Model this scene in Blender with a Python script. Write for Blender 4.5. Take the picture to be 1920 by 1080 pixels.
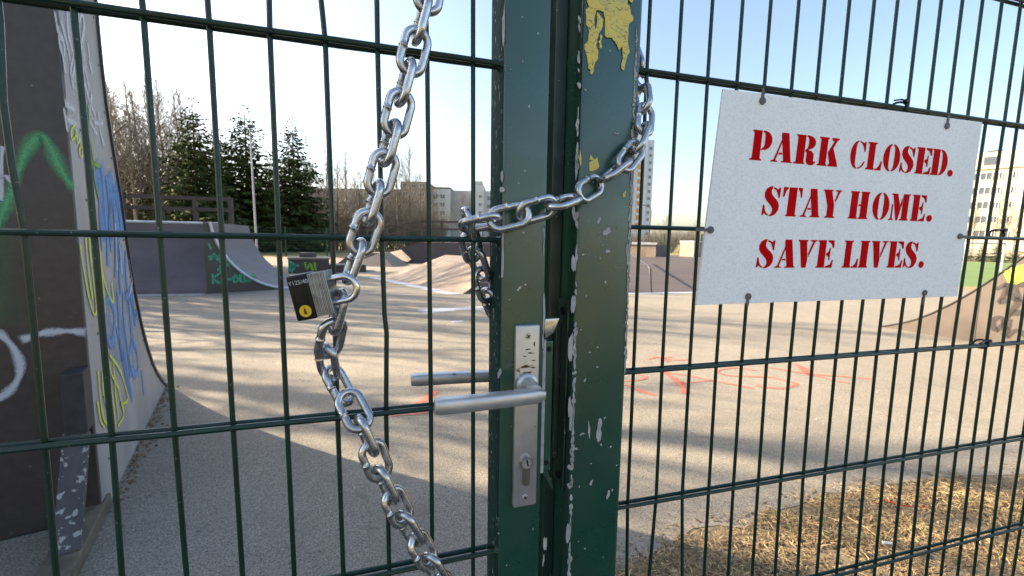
import bpy, bmesh, math, random
import numpy as np
from mathutils import Vector, Matrix
R = math.radians
sc = bpy.context.scene
for o in list(bpy.data.objects):
    bpy.data.objects.remove(o)

# ------------------------------------------------------------------ camera
FPX, PITCH, ROLL, H = 812.674, R(6.1186), R(.98437), 1.25
cp, sp_ = math.cos(PITCH), math.sin(PITCH)
FWD = np.array([0, cp, -sp_])
_R0, _U0 = np.array([1., 0, 0]), np.array([0, sp_, cp])
RT = _R0 * math.cos(ROLL) + _U0 * math.sin(ROLL)
UP = _U0 * math.cos(ROLL) - _R0 * math.sin(ROLL)
CAM = np.array([0, 0, H])
cd = bpy.data.cameras.new('camera')
cam = bpy.data.objects.new('camera', cd)
sc.collection.objects.link(cam)
cd.sensor_fit = 'HORIZONTAL'
cd.sensor_width = 36
cd.lens = FPX / 1920 * 36
cd.clip_start, cd.clip_end = .02, 3000
cd.dof.use_dof = True
cd.dof.focus_distance = .56
cd.dof.aperture_fstop = 11
m = Matrix.Identity(4)
for i in range(3):
    m[i][0], m[i][1], m[i][2], m[i][3] = RT[i], UP[i], -FWD[i], CAM[i]
cam.matrix_world = m
sc.camera = cam

# ------------------------------------------------------------------ light
SUN_EL, SUN_AZ = 27.0, 15.0     # azimuth: degrees from world -X towards +Y
sd = Vector((-math.cos(R(SUN_AZ)) * math.cos(R(SUN_EL)), math.sin(R(SUN_AZ)) * math.cos(R(SUN_EL)), math.sin(R(SUN_EL))))
w = bpy.data.worlds.new('World')
sc.world = w
w.use_nodes = True
nt = w.node_tree
bg = nt.nodes['Background']
sky = nt.nodes.new('ShaderNodeTexSky')
sky.sky_type = 'NISHITA'
sky.sun_disc = False
sky.sun_elevation = R(SUN_EL)
sky.sun_rotation = math.atan2(sd.x, sd.y)
sky.air_density, sky.dust_density, sky.ozone_density = 1.0, 2.4, 2.6
nt.links.new(sky.outputs[0], bg.inputs[0])
bg.inputs[1].default_value = .120
sl = bpy.data.lights.new('sun', 'SUN')
sl.energy, sl.angle, sl.color = 5.0, R(.53), (1, .88, .72)
so = bpy.data.objects.new('sun', sl)
sc.collection.objects.link(so)
so.rotation_euler = sd.to_track_quat('Z', 'Y').to_euler()
so.location = (-20, 5, 20)
vs = sc.view_settings
vs.view_transform, vs.look, vs.gamma, vs.exposure = 'Standard', 'None', 1, 1.8
vs.use_white_balance = True
vs.white_balance_temperature = 7400
vs.use_curve_mapping = False
sc.cycles.use_denoising = True
sc.cycles.max_bounces = 8
sc.cycles.transparent_max_bounces = 12

# ------------------------------------------------------------------ helpers
rng = random.Random(7)
C = sc.collection


def V(*a):
    return np.array(a, float)


def ray(x, y):
    return FWD + RT * (x - 960) / FPX - UP * (y - 540) / FPX


def gnd(x, y, z=0.):
    d = ray(x, y)
    return CAM + d * ((z - H) / d[2])


def at(x, y, Y):
    d = ray(x, y)
    return CAM + d * (Y / d[1])


def onplane(x, y, o, n):
    d = ray(x, y)
    return CAM + d * (np.dot(np.asarray(o) - CAM, n) / np.dot(d, n))


def nrm(v):
    v = np.asarray(v, float)
    return v / np.linalg.norm(v)


def wloc(o):
    p = np.zeros(3)
    while o is not None:
        p = p + np.array(o.location)
        o = o.parent
    return p


def thing(name, label, cat, loc, group=None):
    o = bpy.data.objects.new(name, None)
    o.empty_display_size = .1
    C.objects.link(o)
    o.location = [float(v) for v in loc]
    return tag(o, label, cat, group)


def tag(o, label=None, cat=None, group=None, kind=None):
    if label: o['label'] = label
    if cat: o['category'] = cat
    if group: o['group'] = group
    if kind: o['kind'] = kind
    return o


def link(name, me, mat, parent=None, mw=None):
    if mat is not None and not me.materials:
        me.materials.append(mat)
    o = bpy.data.objects.new(name, me)
    C.objects.link(o)
    if parent is not None:
        o.parent = parent
    if mw is not None:
        o.matrix_local = Matrix.Translation([-float(v) for v in wloc(parent)]) @ mw if parent else mw
    return o


class MB:
    """collects geometry in world coordinates"""

    def __init__(s):
        s.v, s.f, s.uv = [], [], None

    def add(s, vs_, fs_):
        k = len(s.v)
        s.v += [tuple(float(c) for c in p) for p in vs_]
        s.f += [tuple(i + k for i in f) for f in fs_]
        return s

    def quad(s, a, b, c, d):
        return s.add([a, b, c, d], [(0, 1, 2, 3)])

    def box(s, o, a, b, c):
        """o corner, edge vectors a b c"""
        o, a, b, c = map(np.asarray, (o, a, b, c))
        if np.dot(np.cross(a, b), c) < 0:
            a, b = b, a
        P = [o, o + a, o + a + b, o + b, o + c, o + a + c, o + a + b + c, o + b + c]
        return s.add(P, [(3, 2, 1, 0), (4, 5, 6, 7), (0, 1, 5, 4), (1, 2, 6, 5), (2, 3, 7, 6), (3, 0, 4, 7)])

    def cbox(s, c, sx, sy, sz, ax=None):
        ax = ax or (V(1, 0, 0), V(0, 1, 0), V(0, 0, 1))
        a, b, d = ax[0] * sx, ax[1] * sy, ax[2] * sz
        return s.box(np.asarray(c) - (a + b + d) / 2, a, b, d)

    def prism(s, poly, ext):
        """poly: list of 3d points (planar), ext: extrusion vector"""
        n = len(poly)
        ext = np.asarray(ext)
        P = [np.asarray(p) for p in poly]
        nn = sum((np.cross(P[i] - P[0], P[(i + 1) % n] - P[0]) for i in range(1, n - 1)), V(0, 0, 0))
        if np.dot(nn, ext) > 0:
            P = P[::-1]
        Q = [p + ext for p in P]
        F = [tuple(range(n)), tuple(range(2 * n - 1, n - 1, -1))]
        F += [(i, i + n, (i + 1) % n + n, (i + 1) % n) for i in range(n)]
        return s.add(P + Q, F)

    def tube(s, pts, r, n=8, cap=True, rs=None):
        pts = [np.asarray(p, float) for p in pts]
        k = len(pts)
        V_, F_ = [], []
        ref = None
        for i in range(k):
            t = nrm(pts[min(i + 1, k - 1)] - pts[max(i - 1, 0)])
            if ref is None:
                ref = V(0, 0, 1) if abs(t[2]) < .9 else V(1, 0, 0)
                ref = nrm(np.cross(t, ref))
            u = nrm(ref - t * np.dot(ref, t))
            ref = u
            v = np.cross(t, u)
            rr = rs[i] if rs else r
            for j in range(n):
                a = 2 * math.pi * j / n
                V_.append(pts[i] + rr * (u * math.cos(a) + v * math.sin(a)))
        for i in range(k - 1):
            for j in range(n):
                F_.append((i * n + j, i * n + (j + 1) % n, (i + 1) * n + (j + 1) % n, (i + 1) * n + j))
        if cap:
            F_.append(tuple(range(n - 1, -1, -1)))
            F_.append(tuple((k - 1) * n + j for j in range(n)))
        return s.add(V_, F_)

    def mesh(s, name, off=(0, 0, 0), smooth=False, bevel=0, seg=2, angle=35):
        me = bpy.data.meshes.new(name)
        off = np.asarray(off)
        me.from_pydata([tuple(np.asarray(p) - off) for p in s.v], [], s.f)
        if bevel:
            bm = bmesh.new()
            bm.from_mesh(me)
            bmesh.ops.remove_doubles(bm, verts=bm.verts, dist=1e-6)
            es = [e for e in bm.edges if len(e.link_faces) == 2 and e.calc_face_angle() > R(30)]
            bmesh.ops.bevel(bm, geom=es, offset=bevel, segments=seg, profile=.5, affect='EDGES')
            bm.to_mesh(me)
            bm.free()
        if s.uv:
            l = me.uv_layers.new(name='UVMap')
            l.data.foreach_set('uv', [c for f in me.polygons for i in f.vertices for c in s.uv[i]])
        if smooth:
            me.polygons.foreach_set('use_smooth', [True] * len(me.polygons))
            me.set_sharp_from_angle(angle=R(angle))
        me.update()
        return me

    def build(s, name, mat, parent=None, **kw):
        off = wloc(parent)
        me = s.mesh(name, off, **kw)
        return link(name, me, mat, parent)


def ribbon(pts, wd, normal):
    """flat spray stroke along pts (3d, on a plane with normal), uv.x across -1..1"""
    pts = [np.asarray(p, float) for p in pts]
    out = MB()
    out.uv = []
    k = len(pts)
    rows = []
    for i in range(k):
        t = nrm(pts[min(i + 1, k - 1)] - pts[max(i - 1, 0)])
        b = nrm(np.cross(normal, t))
        rows.append((pts[i] - b * wd / 2, pts[i] + b * wd / 2))
    ph = rng.uniform(0, 6.3)
    for i in range(k):
        c_ = (rows[i][0] + rows[i][1]) / 2
        f_ = .85 + .22 * math.sin(i * .55 + ph) + rng.uniform(-.05, .05)
        rows[i] = (c_ + (rows[i][0] - c_) * f_, c_ + (rows[i][1] - c_) * f_)
    t0, t1 = nrm(pts[0] - pts[1]), nrm(pts[-1] - pts[-2])
    rows = [(rows[0][0] + t0 * wd / 2, rows[0][1] + t0 * wd / 2)] + rows + [(rows[-1][0] + t1 * wd / 2, rows[-1][1] + t1 * wd / 2)]
    n = len(rows)
    for i, (a, b) in enumerate(rows):
        out.v += [tuple(a), tuple(b)]
        e = 1. if i in (0, n - 1) else 0.
        out.uv += [(0., e), (1., e)]
    for i in range(n - 1):
        out.f.append((2 * i, 2 * i + 1, 2 * i + 3, 2 * i + 2))
    return out


def smooth_pts(p, n=6):
    """catmull-rom through points"""
    p = [np.asarray(q, float) for q in p]
    if len(p) < 3:
        return p
    q = [2 * p[0] - p[1]] + p + [2 * p[-1] - p[-2]]
    out = []
    for i in range(1, len(q) - 2):
        for j in range(n):
            t = j / n
            out.append(.5 * ((2 * q[i]) + (q[i + 1] - q[i - 1]) * t + (2 * q[i - 1] - 5 * q[i] + 4 * q[i + 1] - q[i + 2]) * t * t + (-q[i - 1] + 3 * q[i] - 3 * q[i + 1] + q[i + 2]) * t ** 3))
    out.append(p[-1])
    return out


# ------------------------------------------------------------------ materials
def newmat(name):
    m_ = bpy.data.materials.new(name)
    m_.use_nodes = True
    return m_, m_.node_tree, m_.node_tree.nodes, m_.node_tree.links, m_.node_tree.nodes['Principled BSDF']


def noise(nt_, scale, detail=4, rough=.55, coord='Object', stretch=None, dist=0):
    tc = nt_.nodes.new('ShaderNodeTexCoord')
    n = nt_.nodes.new('ShaderNodeTexNoise')
    n.inputs['Scale'].default_value = scale
    n.inputs['Detail'].default_value = detail
    n.inputs['Roughness'].default_value = rough
    n.inputs['Distortion'].default_value = dist
    src = tc.outputs[coord]
    if stretch:
        mp = nt_.nodes.new('ShaderNodeMapping')
        mp.inputs['Scale'].default_value = stretch
        nt_.links.new(src, mp.inputs[0])
        src = mp.outputs[0]
    nt_.links.new(src, n.inputs['Vector'])
    return n.outputs['Fac']


def ramp(nt_, fac, stops):
    r = nt_.nodes.new('ShaderNodeValToRGB')
    e = r.color_ramp.elements
    while len(e) < len(stops):
        e.new(.5)
    for i, (p, c) in enumerate(stops):
        e[i].position = p
        e[i].color = (*c, 1) if not isinstance(c, (int, float)) else (c, c, c, 1)
    nt_.links.new(fac, r.inputs[0])
    return r.outputs[0]


def mix(nt_, fac, a, b, mode='MIX'):
    n = nt_.nodes.new('ShaderNodeMix')
    n.data_type = 'RGBA'
    n.blend_type = mode
    for sock, val in ((n.inputs[0], fac), (n.inputs[6], a), (n.inputs[7], b)):
        if hasattr(val, 'is_linked') or isinstance(val, bpy.types.NodeSocket):
            nt_.links.new(val, sock)
        elif isinstance(val, (int, float)):
            sock.default_value = val
        else:
            sock.default_value = (*val, 1)
    return n.outputs[2]


def bump(nt_, h, bsdf, strength=.3, dist=.002):
    b = nt_.nodes.new('ShaderNodeBump')
    b.inputs['Strength'].default_value = strength
    b.inputs['Distance'].default_value = dist
    nt_.links.new(h, b.inputs['Height'])
    nt_.links.new(b.outputs[0], bsdf.inputs['Normal'])
    return b


def pm(name, c1, c2=None, scale=8., rough=.6, metal=0., bs=None, bstr=.2, bdist=.002, stretch=None, lo=.35, hi=.65, spec=.5, rvar=0., detail=4, coord='Object', speck=None):
    m_, nt_, N, L_, B = newmat(name)
    B.inputs['Roughness'].default_value = rough
    B.inputs['Metallic'].default_value = metal
    B.inputs['Specular IOR Level'].default_value = spec
    if c2 is None:
        c2 = tuple(v * .75 for v in c1)
    f = noise(nt_, scale, detail, coord=coord, stretch=stretch)
    col = ramp(nt_, f, [(lo, c1), (hi, c2)])
    if speck:
        f2 = noise(nt_, speck[0], 2)
        k = ramp(nt_, f2, [(speck[1], 0.), (speck[1] + .04, 1.)])
        col = mix(nt_, k, col, speck[2])
    L_.new(col, B.inputs['Base Color'])
    if rvar:
        rr = ramp(nt_, noise(nt_, scale * 3, 5), [(.3, max(rough - rvar, .05)), (.7, rough + rvar)])
        L_.new(rr, B.inputs['Roughness'])
    if bs:
        bump(nt_, noise(nt_, bs, 4), B, bstr, bdist)
    return m_


def spray(name, col, soft=.5, dens=.9, grain=220.):
    """spray paint: solid in the middle, fading to the stroke's edge"""
    m_, nt_, N, L_, B = newmat(name)
    B.inputs['Base Color'].default_value = (*col, 1)
    B.inputs['Roughness'].default_value = .65
    uv = N.new('ShaderNodeUVMap')
    sx = N.new('ShaderNodeSeparateXYZ')
    L_.new(uv.outputs[0], sx.inputs[0])

    def mth(op, a, b=None):
        n = N.new('ShaderNodeMath')
        n.operation = op
        for i, v in enumerate((a, b)):
            if v is None: continue
            if isinstance(v, (int, float)): n.inputs[i].default_value = v
            else: L_.new(v, n.inputs[i])
        return n.outputs[0]
    a = mth('ABSOLUTE', mth('SUBTRACT', mth('MULTIPLY', sx.outputs[0], 2.), 1.))
    d = mth('MAXIMUM', a, sx.outputs[1])
    f = mth('DIVIDE', mth('SUBTRACT', 1., d), soft)
    g = mth('MULTIPLY', mth('SUBTRACT', noise(nt_, grain, 2), .5), 1.1)
    f = mth('ADD', f, g)
    mn = N.new('ShaderNodeClamp')
    L_.new(f, mn.inputs[0])
    L_.new(mth('MULTIPLY', mn.outputs[0], dens), B.inputs['Alpha'])
    return m_


M = {}
M['concrete'], nt_, N, L_, B = newmat('worn_concrete')
big = noise(nt_, .6, 5)
mid = noise(nt_, 6, 5)
fine = noise(nt_, 160, 3, .7)
col = ramp(nt_, big, [(.3, (.225, .195, .150)), (.7, (.290, .252, .196))])
col = mix(nt_, ramp(nt_, mid, [(.4, 0.), (.75, .45)]), col, (.19, .165, .13))
col = mix(nt_, ramp(nt_, fine, [(.38, 1.), (.5, 0.)]), col, (.105, .095, .082))
col = mix(nt_, ramp(nt_, fine, [(.57, 0.), (.68, .8)]), col, (.42, .39, .34))
st = noise(nt_, 1.7, 6, .65, dist=1.2)
col = mix(nt_, ramp(nt_, st, [(.52, 0.), (.70, .40)]), col, (.15, .13, .105))
ck = N.new('ShaderNodeTexVoronoi')
ck.feature = 'DISTANCE_TO_EDGE'
ck.inputs['Scale'].default_value = .55
tcx = N.new('ShaderNodeTexCoord')
wn_ = N.new('ShaderNodeTexNoise')
wn_.inputs['Scale'].default_value = 3.5
wn_.inputs['Detail'].default_value = 5
va = N.new('ShaderNodeVectorMath')
va.operation = 'ADD'
L_.new(tcx.outputs['Object'], va.inputs[0])
L_.new(tcx.outputs['Object'], wn_.inputs['Vector'])
vm = N.new('ShaderNodeVectorMath')
vm.operation = 'SCALE'
vm.inputs['Scale'].default_value = .5
L_.new(wn_.outputs['Color'], vm.inputs[0])
L_.new(vm.outputs[0], va.inputs[1])
L_.new(va.outputs[0], ck.inputs['Vector'])
col = mix(nt_, ramp(nt_, ck.outputs['Distance'], [(.0, .38), (.004, 0.)]), col, (.07, .06, .05))
dk = noise(nt_, 34, 2)
col = mix(nt_, ramp(nt_, dk, [(.70, 0.), (.74, .7)]), col, (.06, .05, .045))
L_.new(col, B.inputs['Base Color'])
B.inputs['Roughness'].default_value = .9
bump(nt_, noise(nt_, 130, 4, .7), B, .6, .004)

M['soil'] = pm('dry_soil', (.20, .15, .085), (.115, .085, .055), 30, .95, bs=60, bstr=.8, bdist=.01, speck=(90, .62, (.33, .25, .13)))
M['far_grass'] = pm('far_dry_grass', (.30, .24, .10), (.2, .19, .07), .8, .95, bs=40, bstr=.5, bdist=.02)
M['field'] = pm('green_field', (.085, .15, .035), (.11, .18, .05), .5, .9)
M['court'] = pm('red_court', (.33, .16, .12), (.40, .21, .16), .6, .9)
M['dirt'] = pm('orange_dirt', (.36, .20, .09), (.24, .15, .08), 3, .95, bs=50, bstr=.6, bdist=.01)


def paint(name, base, rough=.27):
    """glossy green paint with scratches, dust and small chips"""
    m_, nt_, N, L_, B = newmat(name)
    f = noise(nt_, 5, 6, .6)
    c = ramp(nt_, f, [(.3, base), (.7, tuple(v * .72 for v in base))])
    dust = ramp(nt_, noise(nt_, 14, 8, .7, stretch=(1, 1, .35)), [(.48, 0.), (.78, .26)])
    c = mix(nt_, dust, c, (.07, .085, .055))
    chip = ramp(nt_, noise(nt_, 120, 1), [(.775, 0.), (.785, 1.)])
    c = mix(nt_, chip, c, (.45, .46, .44))
    sc_ = ramp(nt_, noise(nt_, 60, 2, .5, stretch=(1, 1, .04)), [(.72, 0.), (.76, .35)])
    c = mix(nt_, sc_, c, (.12, .16, .14))
    L_.new(c, B.inputs['Base Color'])
    L_.new(ramp(nt_, noise(nt_, 9, 6, .65), [(.3, rough - .08), (.7, rough + .16)]), B.inputs['Roughness'])
    B.inputs['Specular IOR Level'].default_value = .95
    bump(nt_, noise(nt_, 45, 4, .6), B, .16, .0012)
    return m_


M['paint'] = paint('green_paint', (.004, .066, .039))
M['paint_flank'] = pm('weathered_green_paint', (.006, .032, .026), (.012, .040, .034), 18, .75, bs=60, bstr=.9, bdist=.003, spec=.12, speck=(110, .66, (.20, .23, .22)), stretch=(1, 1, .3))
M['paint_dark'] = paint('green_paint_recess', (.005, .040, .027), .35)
M['wire'] = pm('green_coated_wire', (.003, .034, .023), (.003, .022, .016), 40, .36, bs=200, bstr=.12, bdist=.0006, spec=.4, rvar=.08, speck=(260, .70, (.13, .15, .13)))
M['chip'] = pm('bare_primer', (.46, .46, .44), (.30, .30, .29), 60, .7)
M['rim'] = pm('dark_paint_edge', (.030, .028, .018), (.012, .016, .012), 80, .8)
M['zinc'] = pm('galvanised_steel', (.64, .65, .66), (.40, .41, .42), 55, .25, .92, bs=120, bstr=.15, bdist=.0006, rvar=.12, lo=.3, hi=.7, speck=(170, .70, (.16, .15, .14)))
M['chrome'] = pm('bright_shackle_steel', (.75, .76, .78), (.6, .6, .63), 20, .14, 1.)
M['laminate'] = pm('laminated_steel', (.36, .365, .37), (.22, .225, .23), 90, .38, .9, rvar=.08)
M['alu'] = pm('satin_aluminium', (.60, .585, .57), (.50, .49, .48), 25, .40, .75, rvar=.08, bs=90, bstr=.08, bdist=.0005, speck=(60, .70, (.16, .14, .13)))
M['brass'] = pm('nickel_lock', (.52, .49, .44), (.4, .37, .33), 30, .3, 1.)
M['black_plastic'] = pm('black_plastic', (.004, .004, .005), (.012, .012, .012), 60, .35, spec=.22, bs=200, bstr=.1, bdist=.0004)
M['black'] = pm('dark_hole', (.006, .006, .006), None, 5, .9)
M['sticker'] = pm('yellow_sticker', (.80, .50, .02), (.7, .42, .02), 40, .35)
M['sticker_mark'] = pm('brown_print', (.10, .05, .01), None, 40, .4)
M['print_grey'] = pm('grey_print', (.55, .55, .55), None, 40, .5)
M['sign'] = pm('white_sign_board', (.93, .925, .91), (.80, .795, .78), 300, .6, detail=3, lo=.44, hi=.68)
M['sign'].node_tree.nodes['Principled BSDF'].inputs['Specular IOR Level'].default_value = .3
_n = M['sign'].node_tree
_src = _n.nodes['Principled BSDF'].inputs['Base Color'].links[0].from_socket
_g = ramp(_n, noise(_n, 7, 6, .7, stretch=(1, 1, .35)), [(.5, 0.), (.8, .16)])
_n.links.new(mix(_n, _g, _src, (.55, .52, .46)), _n.nodes['Principled BSDF'].inputs['Base Color'])
M['red'] = pm('red_stencil_paint', (.60, .0, .002), (.55, .0, .002), 60, .8, spec=.08)
M['clip'] = pm('grey_clip', (.10, .10, .10), (.09, .09, .09), 30, .6)
M['yellow_paint'], nt_, N, L_, B = newmat('thick_yellow_paint')
c = ramp(nt_, noise(nt_, 38, 6, .65), [(.3, (.78, .52, .04)), (.52, (.70, .56, .14)), (.72, (.46, .40, .18))])
wv = noise(nt_, 26, 3, .5, stretch=(1, 1, 1.8), dist=2.2)
crk = ramp(nt_, wv, [(.485, 0.), (.497, 1.), (.503, 1.), (.515, 0.)])
c = mix(nt_, crk, c, (.09, .07, .02))
L_.new(c, B.inputs['Base Color'])
B.inputs['Roughness'].default_value = .5
bump(nt_, noise(nt_, 50, 5, dist=1.), B, .7, .002)
M['brown_panel'] = pm('dark_brown_panel', (.056, .042, .038), (.042, .032, .029), 30, .42, bs=500, bstr=.35, bdist=.0008, speck=(45, .73, (.16, .14, .13)))
M['grey_panel'] = pm('grey_plywood', (.36, .345, .34), (.25, .225, .21), 3, .6, bs=90, bstr=.1, bdist=.001, stretch=(1, 1, .3), speck=(30, .72, (.12, .1, .09)))
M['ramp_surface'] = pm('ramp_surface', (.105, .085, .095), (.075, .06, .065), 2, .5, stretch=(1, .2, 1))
M['tan_surface'] = pm('sunlit_ramp_tan', (.29, .225, .165), (.185, .14, .105), 1.6, .6, stretch=(.5, 4, 1), bs=20, bstr=.1)  # tan of sun-facing slopes and decks, sunlight put into the colour
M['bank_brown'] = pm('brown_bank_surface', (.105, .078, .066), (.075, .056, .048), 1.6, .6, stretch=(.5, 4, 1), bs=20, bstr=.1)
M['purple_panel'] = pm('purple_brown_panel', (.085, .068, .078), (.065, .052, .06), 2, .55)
M['old_wood'] = pm('weathered_grey_wood', (.085, .08, .082), (.055, .052, .055), 12, .8, stretch=(1, 1, .15), bs=40, bstr=.4, speck=(38, .60, (.33, .32, .30)))
M['wet_wood'] = pm('mossy_board', (.15, .125, .085), (.08, .065, .045), 14, .8, bs=40, bstr=.5, bdist=.004)
M['dark_wood'] = pm('black_stained_wood', (.022, .021, .022), (.04, .038, .038), 14, .65, bs=50, bstr=.3)
M['rail_wood'] = pm('brown_rail_wood', (.075, .055, .05), (.055, .04, .036), 4, .75)
M['coping'] = pm('pale_metal_edge', (.52, .54, .57), (.42, .43, .46), 6, .4, .4)
M['steel_rail'] = pm('grey_steel_rail', (.10, .10, .11), (.07, .07, .075), 8, .4, .5)
M['bark'] = pm('grey_brown_bark', (.17, .135, .10), (.10, .08, .06), 6, .9, stretch=(1, 1, .2))
M['birch'] = pm('pale_birch_bark', (.36, .31, .25), (.17, .14, .11), 4, .85, stretch=(.5, .5, 2))
M['twig'] = pm('brown_twigs', (.17, .14, .112), (.11, .09, .073), 2, .9)
M['needle'] = pm('spruce_needles', (.070, .092, .028), (.032, .050, .017), 3, .85, spec=.08)
M['needle_blue'] = pm('blue_spruce_needles', (.06, .085, .06), (.03, .05, .035), 3, .75, spec=.3)
M['grey_wall'] = pm('grey_panel_wall', (.33, .34, .36), (.29, .30, .32), .3, .85)
M['white_wall'] = pm('white_panel_wall', (.50, .51, .54), (.46, .47, .50), .3, .85)
M['brown_wall'] = pm('brown_block_wall', (.25, .225, .21), (.22, .20, .185), .3, .85)
M['beige_wall'] = pm('beige_panel_wall', (.50, .43, .34), (.45, .385, .30), .4, .85)
M['blue_white'] = pm('pale_blue_wall', (.55, .62, .74), (.49, .56, .68), .4, .8)
M['orange'] = pm('orange_balcony_panel', (.55, .25, .05), (.45, .2, .05), .5, .7)
M['glass'] = pm('window_glass', (.05, .065, .085), (.09, .10, .12), .2, .12, spec=.8)
M['frame'] = pm('white_window_frame', (.62, .63, .64), None, 2, .6)
M['roof'] = pm('dark_roof', (.06, .06, .065), None, 1, .9)
M['post_green'] = pm('green_fence_post', (.02, .07, .035), None, 3, .5)
M['lamp'] = pm('grey_galvanised_pole', (.40, .42, .44), (.33, .35, .37), 1, .45, .4)
M['sp_green'] = spray('spray_green', (.11, .46, .20), 1.1, .8)
M['sp_haze'] = spray('spray_green_haze', (.05, .25, .11), 2.2, .45)
M['side_brown'] = pm('brown_side_panel', (.105, .082, .068), (.08, .062, .052), 4, .6)
M['sp_white'] = spray('spray_white', (.60, .61, .66), .7, .8)
M['sp_blue'] = spray('spray_blue', (.10, .26, .56), .6, .85)
M['sp_bluehaze'] = spray('spray_blue_haze', (.13, .29, .58), 1.5, .6, 90)
M['sp_whitehaze'] = spray('spray_white_haze', (.55, .57, .62), 1.8, .45, 120)
M['sp_yellow'] = spray('spray_yellow', (.62, .66, .05), .45, .9)
M['sp_red'] = spray('spray_red', (.60, .14, .085), .85, .74, 90)
M['sp_dark'] = spray('spray_dark', (.035, .028, .027), .6, .85)
M['sp_teal'] = spray('spray_teal', (.04, .33, .19), .4, .85, 60)
M['sp_lime'] = spray('spray_lime', (.20, .36, .05), .5, .9, 60)
M['leaf'] = pm('dry_straw', (.56, .42, .22), (.30, .20, .095), 16, .8)
M['leaf2'] = pm('brown_litter', (.12, .075, .042), (.26, .17, .09), 12, .85)
M['leaf3'] = pm('fresh_grass', (.15, .20, .035), (.22, .25, .06), 9, .7)
M['pebble'] = pm('pale_grit', (.45, .43, .40), (.25, .23, .2), 9, .8)

# ------------------------------------------------------------------ ground
g = MB()
S = 700
g.quad((-S, -S, 0), (S, -S, 0), (S, S, 0), (-S, S, 0))
ground = tag(g.build('ground', M['far_grass']), kind='structure')


def sheet(name, pts, z, mat, parent=None):
    b = MB()
    b.add([(p[0], p[1], z) for p in pts], [tuple(range(len(pts)))])
    return tag(b.build(name, mat, parent), kind='structure')


edge_px = [(1150, 1075), (1200, 1052), (1262, 1018), (1300, 992), (1345, 986), (1395, 992), (1440, 962), (1500, 948), (1545, 925), (1590, 925), (1650, 912), (1700, 905), (1760, 900), (1800, 893), (1860, 893), (1920, 890), (2000, 884)]
edge = [gnd(*p) for p in edge_px]
pave = [V(-16, .3, 0), V(-1.2, .12, 0), V(.2, 1.0, 0), V(.45, 1.45, 0)] + edge + [V(9, 3.2, 0), V(13.5, 9, 0), V(14.3, 13.4, 0), V(12.5, 24, 0), V(4, 27, 0), V(-16, 22, 0)]
pavement = sheet('pavement', pave, .004, M['concrete'])
soil = [V(.2, 1.0, 0), V(.45, 1.45, 0)] + [p + V(rng.uniform(-.02, .02), .05, 0) for p in edge] + [V(9, 3.4, 0), V(11, -3, 0), V(-4, -4, 0), V(-1.2, .12, 0)]
sheet('soil_strip', soil, .002, M['soil'])
court = sheet('red_court', [V(-40, 20, 0), V(-16, 22, 0), V(4, 27, 0), V(3, 31.5, 0), V(-14, 28.0, 0), V(-42, 26, 0)], .006, M['court'])
fieldp = [gnd(1700, 545), gnd(1790, 540), gnd(1990, 532), gnd(2300, 520), V(90, 45, 0), V(60, 60, 0), V(20, 40, 0)]
sheet('sports_field', [V(14.6, 14.6, 0), V(22, 13.4, 0), V(60, 8, 0), V(80, 42, 0), V(34, 42, 0), V(20, 36, 0)], .010, M['field'])
sheet('dirt_verge', [V(13.6, 12.6, 0), V(22, 10.5, 0), V(60, 4, 0), V(62, 8.4, 0), V(22, 13.8, 0), V(14.5, 15.2, 0)], .008, M['dirt'])

# red spray writing on the concrete
Z = V(0, 0, 1)
def gstroke(px, wd, zz=.009, mat='sp_red'):
    b = ribbon(smooth_pts([gnd(x, y, zz) for x, y in px], 5), wd, Z)
    return b.build('painted_stroke', M[mat], pavement)
c3 = lambda x, y: (1160 + x / 5.0526, 620 + y / 5.0526)
c4 = lambda x, y: (1540 + x / 5.0526, 580 + y / 5.0526)
for px, wd in [
    ([c3(20, 385), c3(120, 400), c3(210, 415), c3(255, 440), c3(200, 465), c3(60, 475)], .055),
    ([c3(-20, 490), c3(70, 515), c3(200, 565), c3(325, 604)], .075),
    ([c3(430, 395), c3(480, 425), c3(560, 480), c3(605, 530), c3(625, 580)], .11),
    ([c3(440, 395), c3(640, 420), c3(850, 465), c3(1100, 510), c3(1250, 542)], .06),
    ([c3(600, 495), c3(740, 485), c3(880, 468)], .05),
    ([c3(1280, 372), c3(1100, 350), c3(960, 368), c3(950, 398), c3(1060, 425), c3(1250, 432), c3(1440, 440), c3(1600, 478), c3(1680, 505), c3(1590, 540), c3(1450, 540), c3(1320, 522)], .06),
    ([c3(1425, 345), c3(1600, 378), c3(1780, 405), c4(0, 620) , c4(200, 633), c4(465, 657)], .06),
    ([c3(1690, 325), c3(1740, 350), c3(1800, 412)], .12),
    ([c3(1800, 412), c4(20, 645), c4(130, 675), c4(245, 693)], .05),
    ([c3(285, 268), c3(350, 252), c3(430, 262), c3(520, 276), c3(640, 275)], .06),
    ([c3(340, 245), c3(420, 258), c3(460, 290)], .06), ([c3(400, 262), c3(470, 248), c3(510, 252)], .05),
    ([(752, 772), (785, 757), (815, 735)], .10), ([(735, 779), (775, 776), (815, 771)], .05)]:
    gstroke(px, wd)
for px, wd in [([(812, 582), (850, 579), (885, 578)], .62), ([(850, 603), (862, 602)], .16)]:
    gstroke(px, wd, .008, 'sp_white')

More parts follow.
